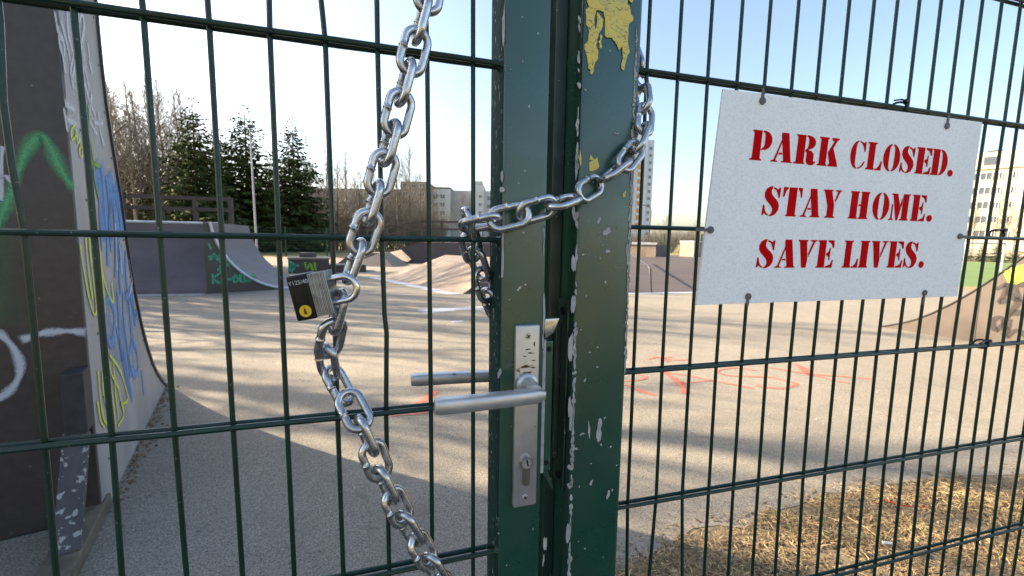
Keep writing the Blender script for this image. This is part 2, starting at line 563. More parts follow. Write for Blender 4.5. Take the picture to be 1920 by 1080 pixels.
# ------------------------------------------------------------------ gate and fence frames
class Frame:
    """local frame of a mesh panel: s along, h up from the eye-level wire, n towards the camera"""

    def __init__(f, o, yaw, lean, rot):
        yaw, lean, rot = R(yaw), R(lean), R(rot)
        es = V(math.cos(yaw), math.sin(yaw), 0)
        eh = V(math.sin(lean) * math.sin(yaw), math.sin(lean) * math.cos(yaw), math.cos(lean))
        f.s = es * math.cos(rot) + eh * math.sin(rot)
        f.h = -es * math.sin(rot) + eh * math.cos(rot)
        f.n = V(math.sin(yaw), -math.cos(yaw), 0)
        f.o = V(*o) + V(0, 0, H)
        f.pn = np.cross(f.s, f.h)

    def P(f, s, h, n=0.):
        return f.o + f.s * s + f.h * h + f.n * n

    def px(f, x, y, n=0.):
        """pixel to local (s, h) on the plane n"""
        p = onplane(x, y, f.o + f.n * n, f.pn) - f.o - f.n * n
        a, b, c_ = f.s @ f.s, f.s @ f.h, f.h @ f.h
        u, v_ = p @ f.s, p @ f.h
        d = a * c_ - b * b
        return (c_ * u - b * v_) / d, (a * v_ - b * u) / d

    def ax(f):
        return (f.s, f.n, f.h)


GT = Frame((-.04567, .50041, .00123), 17.4208, -.2951, .0707)
FT = Frame((.18026, .62266, .02322), 16.1881, -.3196, -.0829)
GROW, FROW = .194, .2101


def base(fr, s, n=0.):
    p = fr.P(s, 0, n)
    return V(p[0], p[1], 0)


def lbox(fr, s0, s1, h0, h1, n0, n1):
    return MB().box(fr.P(s0, h0, n0), fr.s * (s1 - s0), fr.h * (h1 - h0), fr.n * (n1 - n0))


# gate wires, measured crossings of each vertical wire with the rows
GW = {
    -1: [(0, 40), (6, 190), (22, 310), (46, 437), (62, 600), (84, 832), (106, 1080)],
    0: [(132, -40), (138, 11), (176.5, 438), (210, 819), (229, 1080)],
    1: [(262, -40), (269, 27), (300, 440), (327.5, 807), (350, 1080)],
    2: [(386, -40), (392.5, 46), (415.7, 441), (437, 796), (455, 1080)],
    3: [(504, -40), (506, 62), (522.5, 444), (538, 789), (552, 1080)],
    4: [(598, -40), (610, 77), (623.5, 446), (633, 779), (644, 1080)],
    5: [(706, -40), (708, 91), (716.2, 448), (721, 590), (725, 625), (724, 769), (730, 1080)],
    6: [(797, -40), (801, 107), (804.8, 449), (808, 763), (811, 1080)],
    7: [(887, -40), (887, 116), (887.3, 450), (887, 757), (887, 1080)]}
gate = thing('gate', 'dark green wire mesh gate leaf with metal lever handle, chained shut', 'gate', base(GT, .058))
ZTOP, ZBOT = .82, -1.17
for k in range(-5, 8):
    if k in GW:
        pts = [GT.px(x, y) for x, y in GW[k]]
    else:
        pts = [((k - 7) * .05 + rng.uniform(-.002, .002), h) for h in (.4, .194, 0, -.194, -.4)]
    pts = [(pts[0][0], ZTOP)] + pts + [(pts[-1][0], ZBOT)]
    b = MB()
    b.tube([GT.P(s, h, 0) for s, h in pts], .0026, 10)
    b.build('vertical_wire', M['wire'], gate, smooth=True)
for r in range(-5, 5):
    h = r * GROW
    for n in (.0055, -.0055):
        b = MB()
        s1 = .0320 if n > 0 else .0318
        pts = [GT.P(-.65 + (s1 + .65) * t / 12, h + rng.uniform(-.0004, .0004), n) for t in range(13)]
        b.tube(pts, .0031, 10)
        b.build('horizontal_wire', M['wire'], gate, smooth=True)
FN = .0125                       # front face of the stile
stile = lbox(GT, .0307, .0857, ZBOT - .02, ZTOP + .03, FN - .058, FN).build('stile', M['paint'], gate, bevel=.004, seg=3, smooth=True)
stile.data.materials.append(M['paint_flank'])
for f_ in stile.data.polygons:
    if abs(np.array(f_.normal) @ GT.s) > .8: f_.material_index = 1
# weld beads where the wires enter the stile
b = MB()
for r in range(-5, 5):
    for n in (.0055, -.0055):
        b.tube([GT.P(.0275, r * GROW, n), GT.P(.0312, r * GROW, n)], .004, 8, rs=[.0032, .0058])
tag(b.build('weld_bead', M['wire'], gate, smooth=True), kind='stuff')

# chipped primer, small irregular flakes lying on a face
def flakes(fr, n, spots, name, parent, mat, rim=True):
    b, b2 = MB(), MB()
    for x, y, wx, wy in spots:
        cs, ch = fr.px(x, y, n)
        sx, sy = wx / 1580 / 2, wy / 1580 / 2
        k = 11
        ph = rng.uniform(0, 6)
        P, P2 = [], []
        for j in range(k):
            a = 2 * math.pi * j / k
            q = 1 + .35 * math.sin(2 * a + ph) + rng.uniform(-.28, .28)
            P.append(fr.P(cs + sx * q * math.cos(a), ch + sy * q * math.sin(a), n))
            e_ = rng.uniform(.0003, .0009)
            P2.append(fr.P(cs + (sx * q + e_) * math.cos(a), ch + (sy * q + e_) * math.sin(a), n - .0002))
        b.add(P, [tuple(range(k))])
        b2.add(P2, [tuple(range(k))])
    if rim:
        tag(b2.build(name + '_edge', M['rim'], parent), kind='stuff')
    return tag(b.build(name, mat, parent), kind='stuff')


sp = [(1022, 1020, 6, 45), (1018, 640, 5, 24), (1020, 590, 6, 60), (941, 330, 4, 30), (941, 355, 7, 12), (943, 460, 6, 110), (1019, 1050, 4, 20), (957, 130, 3, 3), (980, 115, 3, 4),
      (993, 295, 2, 3), (958, 310, 2, 3), (1020, 455, 4, 40), (935, 1000, 4, 4), (944, 50, 4, 70), (1019, 430, 4, 14), (950, 1060, 3, 3), (936, 700, 7, 18), (955, 562, 3, 3)]
flakes(GT, FN + .0004, [s for s in sp], 'chipped_paint', gate, M['chip'])
# chips on the stile's left flank
b = MB()
for i in range(26):
    h = rng.uniform(-.45, .30)
    n = FN - rng.uniform(.008, .05)
    a, c_ = rng.uniform(.0005, .0012), rng.uniform(.0015, .006)
    b.add([GT.P(.0304, h + c_ * math.sin(t), n + a * math.cos(t) * (1 + rng.uniform(-.3, .3))) for t in np.linspace(0, 6.28, 8)[:-1]], [tuple(range(7))])
tag(b.build('chipped_paint', M['chip'], gate), kind='stuff')

# handle set
hp = lbox(GT, .0468, .0767, -.3245, -.0982, FN + .0002, FN + .009).build('handle_plate', M['alu'], gate, bevel=.0025, seg=3, smooth=True)


def disc(fr, s, h, n0, n1, r, k=20, rr=None):
    b = MB()
    b.tube([fr.P(s, h, n0), fr.P(s, h, n1)], r, k, rs=[r, rr or r])
    return b


flakes(GT, FN + .0093, [(972 + rng.uniform(-6, 30), rng.uniform(682, 722), rng.uniform(3, 16), rng.uniform(1, 3.5)) for _ in range(24)] + [(990, 655, 9, 3), (996, 662, 10, 3), (984, 668, 6, 2), (1000, 676, 6, 3), (1002, 645, 4, 8)], 'scratches', hp, M['sticker_mark'], False)
for hh in (-.1115, -.3125):
    s_ = disc(GT, .0617, hh, FN + .0085, FN + .0100, .0042, rr=.0036).build('screw', M['alu'], hp, smooth=True)
    b = MB()
    for a in (.5, .5 + math.pi / 2):
        u = GT.s * math.cos(a) + GT.h * math.sin(a)
        v_ = -GT.s * math.sin(a) + GT.h * math.cos(a)
        b.cbox(GT.P(.0617, hh, FN + .0101), .0052, .0011, .0004, (u, v_, GT.n))
    b.build('screw_slot', M['black'], hp)
cyl = disc(GT, .0618, -.2665, FN + .0085, FN + .0135, .0083, 28, .0078)
cyl.box(GT.P(.0576, -.2915, FN + .0085), GT.s * .0084, GT.h * .022, GT.n * .0045)
cyl.tube([GT.P(.0618, -.2915, FN + .0085), GT.P(.0618, -.2915, FN + .0129)], .0042, 16)
cyl.build('lock_cylinder', M['brass'], hp, smooth=True, angle=40)
disc(GT, .0618, -.2665, FN + .0134, FN + .0139, .0062, 24).build('key_plug', M['alu'], hp, smooth=True)
b = MB()
b.cbox(GT.P(.0622, -.2655, FN + .0140), .0016, .0006, .0085, (nrm(GT.s + GT.h * .2), GT.n, nrm(GT.h - GT.s * .2)))
b.build('key_slot', M['black'], hp)


def lever(fr, s0, h0, s1, h1, n_base, n_out, th0, th1, name, mat, parent):
    """neck out of the plate, rounded elbow, then a flat bar"""
    sg = 1 if n_out > n_base else -1
    b = MB()
    b.tube([fr.P(s0 - .004, h0 + .001, n_base), fr.P(s0 - .004, h0 + .001, n_base + sg * .007), fr.P(s0 - .004, h0 + .001, n_base + sg * .009), fr.P(s0 - .004, h0 + .001, n_out - sg * .004)], .011, 20, rs=[.0135, .0135, .0105, .009])
    b.build(name + '_neck', mat, parent, smooth=True)
    b = MB()
    K = 18
    rows = []
    for i in range(K + 1):
        t = i / K
        s_ = s0 + .006 + (s1 - s0 - .006) * t
        h_ = h0 + (h1 - h0) * t
        n_ = n_out + sg * .004 * math.sin(t * 2.2)
        th = th0 + (th1 - th0) * t
        dp = .0075
        e = 1.0
        if i == 0: e = .55
        if i == 1: e = .93
        if i == K: e = .86
        rows.append([fr.P(s_, h_ + th * e * x, n_ + dp * e * y) for x, y in [(-.5, -.4), (-.47, -.8), (-.38, -1), (.38, -1), (.47, -.8), (.5, -.4), (.5, .4), (.47, .8), (.38, 1), (-.38, 1), (-.47, .8), (-.5, .4)]])
    n = 12
    vs2 = [p for r_ in rows for p in r_]
    fs = [(i * n + j, i * n + (j + 1) % n, (i + 1) * n + (j + 1) % n, (i + 1) * n + j) for i in range(K) for j in range(n)]
    fs += [tuple(range(n - 1, -1, -1)), tuple(K * n + j for j in range(n))]
    b.add(vs2, fs)
    o = b.build(name, mat, parent, smooth=True, angle=50)
    # consistent normals
    bm = bmesh.new(); bm.from_mesh(o.data); bmesh.ops.recalc_face_normals(bm, faces=bm.faces); bm.to_mesh(o.data); bm.free()
    return o


lever(GT, .0635, -.1695, -.0525, -.1700, FN + .009, .058, .0150, .0162, 'lever_handle', M['alu'], gate)
lever(GT, .075, -.197, -.0640, -.1935, FN - .058, -.100, .0150, .0165, 'lever_handle', M['alu'], gate)

# lock case edge and latch bolt, standing out of the stile's right flank
b = lbox(GT, .0859, .0900, -.292, -.120, -.006, .0085)
b.build('lock_faceplate', M['chip'], gate)
b = lbox(GT, .0902, .1000, -.290, -.122, -.012, .0075)
b.build('lock_cover', M['paint'], gate, bevel=.0015)
for hh in (-.132, -.279):
    disc(GT, .0940, hh, .0074, .0082, .0034, 14).build('bolt_hole', M['black'], gate)
b = MB()
q = [(.0870, -.094), (.1075, -.094), (.1000, -.112), (.0885, -.119)]
b.prism([GT.P(s, h, -.002) for s, h in q], GT.n * .010)
b.build('latch_bolt', M['zinc'], gate, bevel=.0012, smooth=True)
b = MB()
b.prism([GT.P(s, h, -.004) for s, h in [(.088, -.288), (.096, -.288), (.107, -.318), (.104, -.318)]], GT.n * .008)
b.build('latch_guard', M['paint'], gate)

# ------------------------------------------------------------------ fence post
post = thing('fence_post', 'square dark green steel post with peeling yellow paint near its top', 'post', base(FT, -.07))
PN = .031
lbox(FT, -.1125, -.0295, -1.275, .78, PN - .082, PN).build('post_tube', M['paint'], post, bevel=.006, seg=3, smooth=True)
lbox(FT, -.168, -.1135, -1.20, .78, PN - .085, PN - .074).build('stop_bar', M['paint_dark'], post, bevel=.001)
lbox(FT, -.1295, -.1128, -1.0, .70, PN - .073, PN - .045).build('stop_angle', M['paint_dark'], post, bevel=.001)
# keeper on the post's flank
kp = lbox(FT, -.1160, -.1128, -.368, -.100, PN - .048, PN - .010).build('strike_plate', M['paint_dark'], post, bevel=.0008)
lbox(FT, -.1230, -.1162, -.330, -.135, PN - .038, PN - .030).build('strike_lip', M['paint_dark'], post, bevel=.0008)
for hh in (-.116, -.352):
    b = MB()
    b.tube([FT.P(-.1160, hh, PN - .024), FT.P(-.1195, hh, PN - .024)], .005, 12)
    b.build('bolt_head', M['black_plastic'], post, smooth=True)
sp = []
for y in range(600, 1080, 9):          # the worn left edge
    if rng.random() < .62:
        x = 1081 - (y - 540) * .026
        sp.append((x, y, rng.uniform(4, 9), rng.uniform(9, 26)))
for y in list(range(20, 560, 16)):
    if rng.random() < .42:
        sp.append((1087 - y * .013, y, rng.uniform(3, 7), rng.uniform(5, 24)))
for y in range(60, 700, 8):            # and right edge
    x = 1197 - y * .034
    sp.append((x - rng.uniform(0, 3), y, rng.uniform(2, 7), rng.uniform(6, 20)))
c8 = lambda x, y, a, b_: (880 + x / 2, 540 + y / 2, a / 2, b_ / 2)
sp += [c8(487, 528, 34, 84), c8(449, 530, 9, 80), c8(422, 548, 22, 10), c8(401, 603, 14, 16), c8(434, 345, 14, 14), c8(480, 296, 10, 12), c8(451, 241, 10, 8), c8(457, 730, 16, 22), c8(520, 778, 18, 44), c8(412, 745, 8, 10),
       c8(457, 658, 7, 7), c8(508, 487, 9, 9), c8(380, 672, 20, 28), c8(372, 915, 20, 130), c8(378, 740, 24, 34), c8(536, 758, 9, 12), c8(438, 30, 8, 10), c8(503, 1010, 6, 6), c8(410, 950, 5, 5), c8(380, 225, 26, 96), c8(378, 470, 18, 120), c8(390, 60, 18, 90)]
c7 = lambda x, y, a, b_: (880 + x / 2, y / 2, a / 2, b_ / 2)
sp += [c7(486, 827, 20, 22), c7(517, 868, 34, 30), c7(520, 942, 18, 22), c7(491, 968, 7, 9), c7(435, 336, 9, 9), c7(554, 855, 6, 6), c7(410, 220, 14, 30), c7(412, 320, 12, 30), c7(405, 480, 14, 60), c7(403, 600, 16, 110), c7(393, 990, 16, 80), c7(395, 805, 20, 60), c7(595, 945, 20, 70), c7(550, 500, 20, 7), c7(600, 640, 5, 60)]
flakes(FT, PN + .0004, sp, 'chipped_paint', post, M['chip'])
# yellow paint runs
cy = lambda x, y: (1060 + x / 6.75, y / 6.75)
yp = [[(262, -60), (275, 40), (300, 90), (258, 120), (262, 300), (290, 370), (285, 520), (238, 570), (250, 640), (275, 760), (280, 870), (310, 880), (318, 960), (350, 920), (375, 790), (410, 750), (412, 660), (385, 570), (400, 530), (420, 430), (470, 330), (475, 250), (400, 160), (392, 330), (375, 380), (362, 260), (375, 180), (395, 130), (480, 150), (500, 260), (495, 450), (520, 475), (590, 480), (640, 560), (680, 635), (720, 590), (725, 720), (700, 850), (720, 890), (745, 880), (765, 770), (810, 660), (790, 560), (795, 440), (800, 310), (850, 270), (860, 220), (830, 190), (810, 90), (780, 50), (780, -60)],
      [(810, -40), (815, 20), (845, 45), (860, 0), (850, -40)], [(440, 430), (465, 470), (450, 560), (460, 600), (435, 620), (430, 560), (412, 530), (440, 500)]]
b = MB()
for poly in yp:
    pj = []
    for i_, (x, y) in enumerate(poly):
        x2, y2 = poly[(i_ + 1) % len(poly)]
        for f_ in (0, .25, .5, .75):
            jx = 0 if f_ == 0 else rng.uniform(-6, 6)
            pj.append((x + (x2 - x) * f_ + jx, y + (y2 - y) * f_ + (0 if f_ == 0 else rng.uniform(-6, 6))))
    P = [FT.P(*FT.px(*cy(x, y), PN + .0006), PN + .0006) for x, y in pj]
    k = len(b.v)
    b.add(P + [p + FT.n * .0009 for p in P], [tuple(range(len(P), 2 * len(P)))] + [(i, (i + 1) % len(P), (i + 1) % len(P) + len(P), i + len(P)) for i in range(len(P))])
me = b.mesh('yellow_paint', wloc(post))
bm = bmesh.new(); bm.from_mesh(me); bmesh.ops.triangulate(bm, faces=[f for f in bm.faces if len(f.verts) > 4]); bmesh.ops.recalc_face_normals(bm, faces=bm.faces); bm.to_mesh(me); bm.free()
tag(link('yellow_paint', me, M['yellow_paint'], post), 'thick peeling yellow paint smear')
for poly in [[(450, 610), (480, 590), (487, 625), (470, 645), (450, 640)], [(455, 580), (470, 600), (450, 600)], [(575, 725), (588, 715), (585, 738), (575, 740)], [(415, 560), (422, 600), (418, 625), (412, 600)]]:
    P = [FT.P(*FT.px(880 + x / 2, y / 2, PN + .0008), PN + .0008) for x, y in poly]
    b = MB(); b.add(P, [tuple(range(len(P)))]); b.build('yellow_paint', M['yellow_paint'], post)
for poly in [[(320, 905), (340, 900), (352, 950), (350, 968), (338, 930)], [(318, 975), (330, 935), (340, 945), (325, 980)], [(338, 985), (348, 985), (340, 1000), (335, 995)], [(380, 15), (387, 20), (385, 80), (380, 50)]]:
    P = [FT.P(*FT.px(880 + x / 2, y / 2, PN - .0736), PN - .0736) for x, y in poly]
    b = MB(); b.add(P, [tuple(range(len(P)))]); b.build('yellow_paint', M['yellow_paint'], post)

# ------------------------------------------------------------------ fence panel
fence = thing('mesh_fence', 'dark green double wire mesh fence panel carrying the white sign', 'fence', base(FT, .5))
FW1 = [1212.7, 1270.6, 1326.5, 1381.5, 1432.7, 1483.4, 1530, 1575, 1619.6, 1661.7, 1701, 1740, 1778, 1814, 1849, 1883]
FW3 = [1187.7, 1241.5, 1293, 1343, 1390.6, 1437.7, 1481.6, 1524, 1567.7, 1606, 1644, 1682, 1718, 1752, 1786, 1819, 1849, 1880, 1909]
FW4 = [1176.7, 1230, 1279, 1328.7, 1375, 1421.7, 1464, 1506, 1547, 1584.4, 1622.4, 1658.6, 1693.7, 1727, 1761, 1793, 1824, 1853.6, 1883]
FWB = [1175, 1217, 1279, 1320, 1365, 1410, 1453, 1495, 1531, 1568, 1604, 1639, 1671, 1705, 1736, 1764, 1795, 1825, 1851, 1877]
for k in range(1, 46):
    i = k - 1
    s0 = (k - 1) * .05
    pts = []
    if i < len(FW1):
        pts.append((FT.px(FW1[i], 137 + (FW1[i] - 1212) * .139)[0], FROW))
    if i < len(FW3):
        pts.append((FT.px(FW3[i], 694 - (FW3[i] - 1187) * .072)[0], -FROW))
    if i < len(FW4):
        pts.append((FT.px(FW4[i], 946 - (FW4[i] - 1176) * .168)[0], -2 * FROW))
    if i < len(FWB):
        q = FT.px(FWB[i], 1080)
        if q[1] < -2 * FROW - .02: pts.append(q)
    if not pts:
        pts = [(s0, h + 0.) for h in (.2, -.2)]
    pts = [(pts[0][0], .62)] + pts + [(pts[-1][0], -1.2)]
    b = MB()
    b.tube([FT.P(s, h, 0) for s, h in pts], .0026, 9)
    b.build('vertical_wire', M['wire'], fence, smooth=True)
for r in range(-5, 3):
    for n in (.0055, -.0055):
        b = MB()
        pts = [FT.P(-.029 + (2.3 + .029) * t / 16, r * FROW + rng.uniform(-.0004, .0004), n) for t in range(17)]
        b.tube(pts, .0030, 9)
        b.build('horizontal_wire', M['wire'], fence, smooth=True)
b = lbox(FT, 2.25, 2.31, -1.275, .72, -.08, -.012).build('post_tube', M['paint'], fence, bevel=.004)
# black cable ties left on the wires
for i, (x, y, lb) in enumerate([(1697, 196, 'black cable tie on the wire above the sign'), (1882, 437, 'black cable tie on the wire right of the sign'), (1852, 645, 'black cable tie on the wire below the sign')]):
    s_, h_ = FT.px(x, y, .01)
    t = thing('cable_tie', lb, 'cable tie', FT.P(s_, h_, .008))
    b = MB()
    ring = [FT.P(s_ + .006 * math.cos(a) , h_ - .002 + .0085 * math.sin(a), .0085 * math.cos(a)) for a in np.linspace(0, 6.28, 15)]
    b.tube(ring, .0018, 6)
    b.build('strap', M['black_plastic'], t, smooth=True)
    b = MB()
    b.cbox(FT.P(s_ + .004, h_ + .006, .009), .009, .006, .006, FT.ax())
    b.build('buckle', M['black_plastic'], t, bevel=.0008)
    b = MB()
    b.tube([FT.P(s_ + .004, h_ + .006, .010), FT.P(s_ - .012, h_ + .0065, .011), FT.P(s_ - .028, h_ + .003, .012)], .0014, 6)
    b.build('tail', M['black_plastic'], t)

# ------------------------------------------------------------------ sign
SN = .0115
sign = thing('warning_sign', 'white board with red stencil lettering fixed to the mesh fence', 'sign', FT.P(.39, -.1, SN))
cor = [FT.px(x, y, SN + .003) for x, y in [(1305, 572), (1795, 555.5), (1842, 229), (1356, 166)]]
b = MB()
b.prism([FT.P(s, h, SN) for s, h in cor], FT.n * .003)
b.build('board', M['sign'], sign, bevel=.0004, seg=1)
for (x, y, dx, dy) in [(1430, 189, 1, -24), (1776, 236, 3, -20), (1332.5, 431, -28, 0), (1800, 443, 22, 2), (1403, 556, -2, 18), (1734, 549, -4, 22)]:
    a = FT.px(x, y, SN + .004)
    e = FT.px(x + dx, y + dy, SN + .004)
    b = MB()
    b.tube([FT.P(*a, SN + .0034), FT.P(*a, SN + .0052)], .0054, 22, rs=[.0054, .005])
    d = nrm(FT.P(*e) - FT.P(*a))
    b.box(FT.P(*a, SN + .0034) - np.cross(FT.n, d) * .0021, d * np.linalg.norm(FT.P(*e) - FT.P(*a)), np.cross(FT.n, d) * .0042, FT.n * .0013)
    b.build('clip', M['clip'], sign, smooth=True)


def arc(cx, cy_, rx, ry, a0, a1, n=10):
    return [(cx + rx * math.cos(R(a0 + (a1 - a0) * i / n)), cy_ + ry * math.sin(R(a0 + (a1 - a0) * i / n))) for i in range(n + 1)]


def stem(x0, x1, sl=.07, sr=.07, top=True, bot=True):
    p = []
    p += [(x0 - sl, 0), (x1 + sr, 0), (x1 + sr + .02, .025), (x1 + sr, .05), (x1, .075)] if bot else [(x0, 0), (x1, 0)]
    p += [(x1, .925), (x1 + sr, .95), (x1 + sr + .02, .975), (x1 + sr, 1)] if top else [(x1, 1)]
    p += [(x0 - sl, 1), (x0 - sl - .02, .975), (x0 - sl, .95), (x0, .925)] if top else [(x0, 1)]
    p += [(x0, .075), (x0 - sl, .05), (x0 - sl - .02, .025)] if bot else []
    return p


E_arm = lambda y, sg: [(.60, y), (.98, y), (.98 + (.02 if sg < 0 else 0), y + sg * .28), (.92, y + sg * .27), (.82, y + sg * .12), (.60, y + sg * .05)]
S_up = [(.56, .97), (.66, .96), (.80, .90), (.92, .97), (.97, .97), (.95, .62), (.88, .62), (.82, .76), (.72, .87), (.56, .92)]
GL = {
    'P': [[(0, 0), (.56, 0), (.58, .03), (.54, .05), (.48, .07), (.48, 1), (.05, 1), (.02, .97), (.06, .94), (.11, .92), (.11, .07), (0, .05)],
          [(.54, 1)] + arc(.62, .68, .38, .32, 85, -90, 12) + [(.50, .36), (.52, .40), (.62, .45), (.66, .55), (.66, .82), (.62, .92), (.54, .95)]],
    'A': [[(0, 0), (.32, 0), (.33, .03), (.22, .06), (.50, .80), (.445, .80), (.13, .07), (0, .04)], [(.33, .26), (.51, .26), (.50, .32), (.355, .32)],
          [(.50, 0), (1, 0), (1.01, .03), (.94, .06), (.73, 1), (.40, 1), (.40, .9), (.60, .06), (.50, .04)]],
    'R': [[(0, 0), (.50, 0), (.52, .03), (.46, .07), (.46, 1), (.03, 1), (.01, .97), (.1, .93), (.1, .07), (0, .05)],
          [(.51, 1)] + arc(.58, .755, .36, .245, 85, -70, 10) + [(.62, .5), (.80, .46), (.90, .36), (.90, .13), (.95, .10), (1.0, .14), (1.0, .06), (.88, -.02), (.74, -.02), (.62, .03), (.57, .12), (.57, .40), (.50, .44), (.50, .50), (.58, .55), (.62, .65), (.62, .85), (.58, .93), (.51, .96)]],
    'K': [[(0, 0), (.46, 0), (.47, .04), (.41, .07), (.41, .93), (.46, .96), (.45, 1), (0, 1), (-.01, .96), (.07, .93), (.07, .07), (-.01, .04)],
          [(.46, .48), (.72, .88), (.60, .94), (.61, 1), (.94, 1), (.95, .95), (.86, .9), (.70, .64), (.98, .06), (1.0, 0), (.52, 0), (.52, .05), (.60, .08)]],
    'C': [arc(.50, .5, .50, .51, 95, 265, 16) + [(.46, .03), (.36, .12), (.34, .3), (.34, .7), (.36, .88), (.46, .97)],
          [(.55, 1.01), (.70, .96), (.82, .93), (.90, .99), (.95, .99), (.95, .62), (.89, .62), (.82, .78), (.70, .9), (.55, .97)],
          [(.54, -.01), (.74, .03), (.90, .13), (.98, .27), (.92, .28), (.80, .14), (.66, .06), (.54, .03)]],
    'L': [stem(.10, .50, .1, .1)[:1] + [(.54, 0), (.54, .05), (.50, .08), (.50, .93), (.60, .96), (.60, 1), (0, 1), (0, .96), (.10, .93), (.10, .07), (0, .05)],
          [(.60, 0), (1, 0), (1.02, .33), (.95, .33), (.86, .16), (.72, .06), (.60, .05)]],
    'O': [arc(.50, .5, .50, .51, 97, 263, 18) + [(.45, .03), (.36, .12), (.34, .3), (.34, .7), (.36, .88), (.45, .97)],
          arc(.50, .5, .50, .51, 83, -83, 18) + [(.55, .03), (.64, .12), (.66, .3), (.66, .7), (.64, .88), (.55, .97)]],
    'S': [[(.50, 1.01), (.34, .99), (.16, .92), (.06, .78), (.08, .64), (.18, .53), (.36, .42), (.52, .32), (.60, .22), (.58, .10), (.48, .03), (.42, .02), (.42, -.02), (.60, -.01), (.80, .06), (.94, .20), (.96, .34), (.88, .48), (.72, .58), (.54, .68), (.44, .78), (.44, .88), (.50, .95)],
          S_up, [(.36, .0), (.26, .02), (.14, .09), (.06, .01), (0, .01), (.03, .36), (.10, .36), (.16, .2), (.24, .1), (.36, .05)]],
    'E': [[(0, 0), (.50, 0), (.50, .93), (.50, 1), (0, 1), (-.01, .96), (.08, .93), (.08, .07), (-.01, .04)], E_arm(1, -1), [(.56, 0), (.98, 0), (1.02, .28), (.96, .28), (.86, .12), (.56, .05)],
          [(.56, .46), (.70, .40), (.74, .28), (.79, .28), (.80, .72), (.75, .72), (.70, .58), (.56, .53)]],
    'D': [[(0, 0), (.46, 0), (.46, 1), (0, 1), (-.01, .96), (.07, .93), (.07, .07), (-.01, .04)],
          [(.53, 1)] + arc(.50, .5, .50, .5, 75, -75, 14) + [(.53, 0), (.53, .05), (.62, .12), (.66, .3), (.66, .7), (.62, .88), (.53, .95)]],
    'T': [[(.24, 0), (.78, 0), (.79, .04), (.72, .07), (.72, 1), (.30, 1), (.30, .07), (.23, .04)], [(.0, 1), (.24, 1), (.24, .94), (.15, .88), (.06, .66), (.0, .66)], [(1.0, 1), (.78, 1), (.78, .94), (.87, .88), (.95, .66), (1.0, .66)]],
    'Y': [[(.20, 0), (.74, 0), (.75, .04), (.66, .07), (.66, .47), (.60, .60), (.46, .94), (.53, .96), (.52, 1), (.02, 1), (.0, .96), (.07, .93), (.30, .42), (.30, .07), (.19, .04)],
          [(.70, .54), (.92, .94), (1.0, .96), (1.0, 1), (.68, 1), (.67, .96), (.80, .93), (.67, .62)]],
    'H': [[(0, 0), (.44, 0), (.45, .04), (.40, .07), (.40, .93), (.45, .96), (.44, 1), (0, 1), (-.01, .96), (.05, .93), (.05, .07), (-.01, .04)],
          [(.52, 0), (.98, 0), (.99, .04), (.93, .07), (.93, .93), (.99, .96), (.98, 1), (.54, 1), (.53, .96), (.58, .93), (.58, .53), (.46, .53), (.46, .47), (.58, .47), (.58, .07), (.51, .04)]],
    'M': [[(0, 0), (.22, 0), (.23, .04), (.16, .07), (.16, .58), (.10, .6), (.08, .07), (-.01, .04)], [(.03, 1), (.34, 1), (.56, .42), (.46, 0), (.37, 0), (.12, .93), (.03, .96)], [(.52, .60), (.58, .46), (.615, .60), (.615, .86)],
          [(.54, 0), (1.0, 0), (1.01, .04), (.94, .07), (.94, .93), (1.0, .96), (1.0, 1), (.66, 1), (.645, .93), (.645, .07), (.56, .04)]],
    'V': [[(0, 1), (.50, 1), (.51, .96), (.45, .93), (.57, .30), (.52, .0), (.30, 0), (.07, .93), (-.01, .96)], [(.60, .38), (.90, .94), (1.0, .96), (1.0, 1), (.66, 1), (.65, .96), (.78, .93), (.585, .52)]],
    'I': [[(0, 0), (1, 0), (1.03, .04), (.88, .07), (.88, .93), (1.03, .96), (1.0, 1), (0, 1), (-.03, .96), (.12, .93), (.12, .07), (-.03, .04)]],
    '.': [arc(.5, .12, .5, .13, 0, 345, 16)]}


def textline(cfun, chars, BL, BR, TL, TR):
    for ch, x0, x1 in chars:
        b = MB()
        for poly in GL[ch]:
            P = []
            for gx, gy in poly:
                bx = x0 + (x1 - x0) * gx
                u = (bx - BL[0]) / (BR[0] - BL[0])
                bot = V(*BL) + (V(*BR) - V(*BL)) * u
                top = V(*TL) + (V(*TR) - V(*TL)) * u
                q = bot + (top - bot) * gy
                P.append(FT.P(*FT.px(*cfun(*q), SN + .0036), SN + .0036))
            b.add(P + [p - FT.n * .0004 for p in P], [tuple(range(len(P)))] + [(i, (i + 1) % len(P), (i + 1) % len(P) + len(P), i + len(P)) for i in range(len(P))])
        me = b.mesh('letter', wloc(sign))
        bm = bmesh.new(); bm.from_mesh(me)
        bmesh.ops.triangulate(bm, faces=[f for f in bm.faces if len(f.verts) > 4], ngon_method='EAR_CLIP')
        bm.to_mesh(me); bm.free()
        link('letter' if ch != '.' else 'full_stop', me, M['red'], sign)


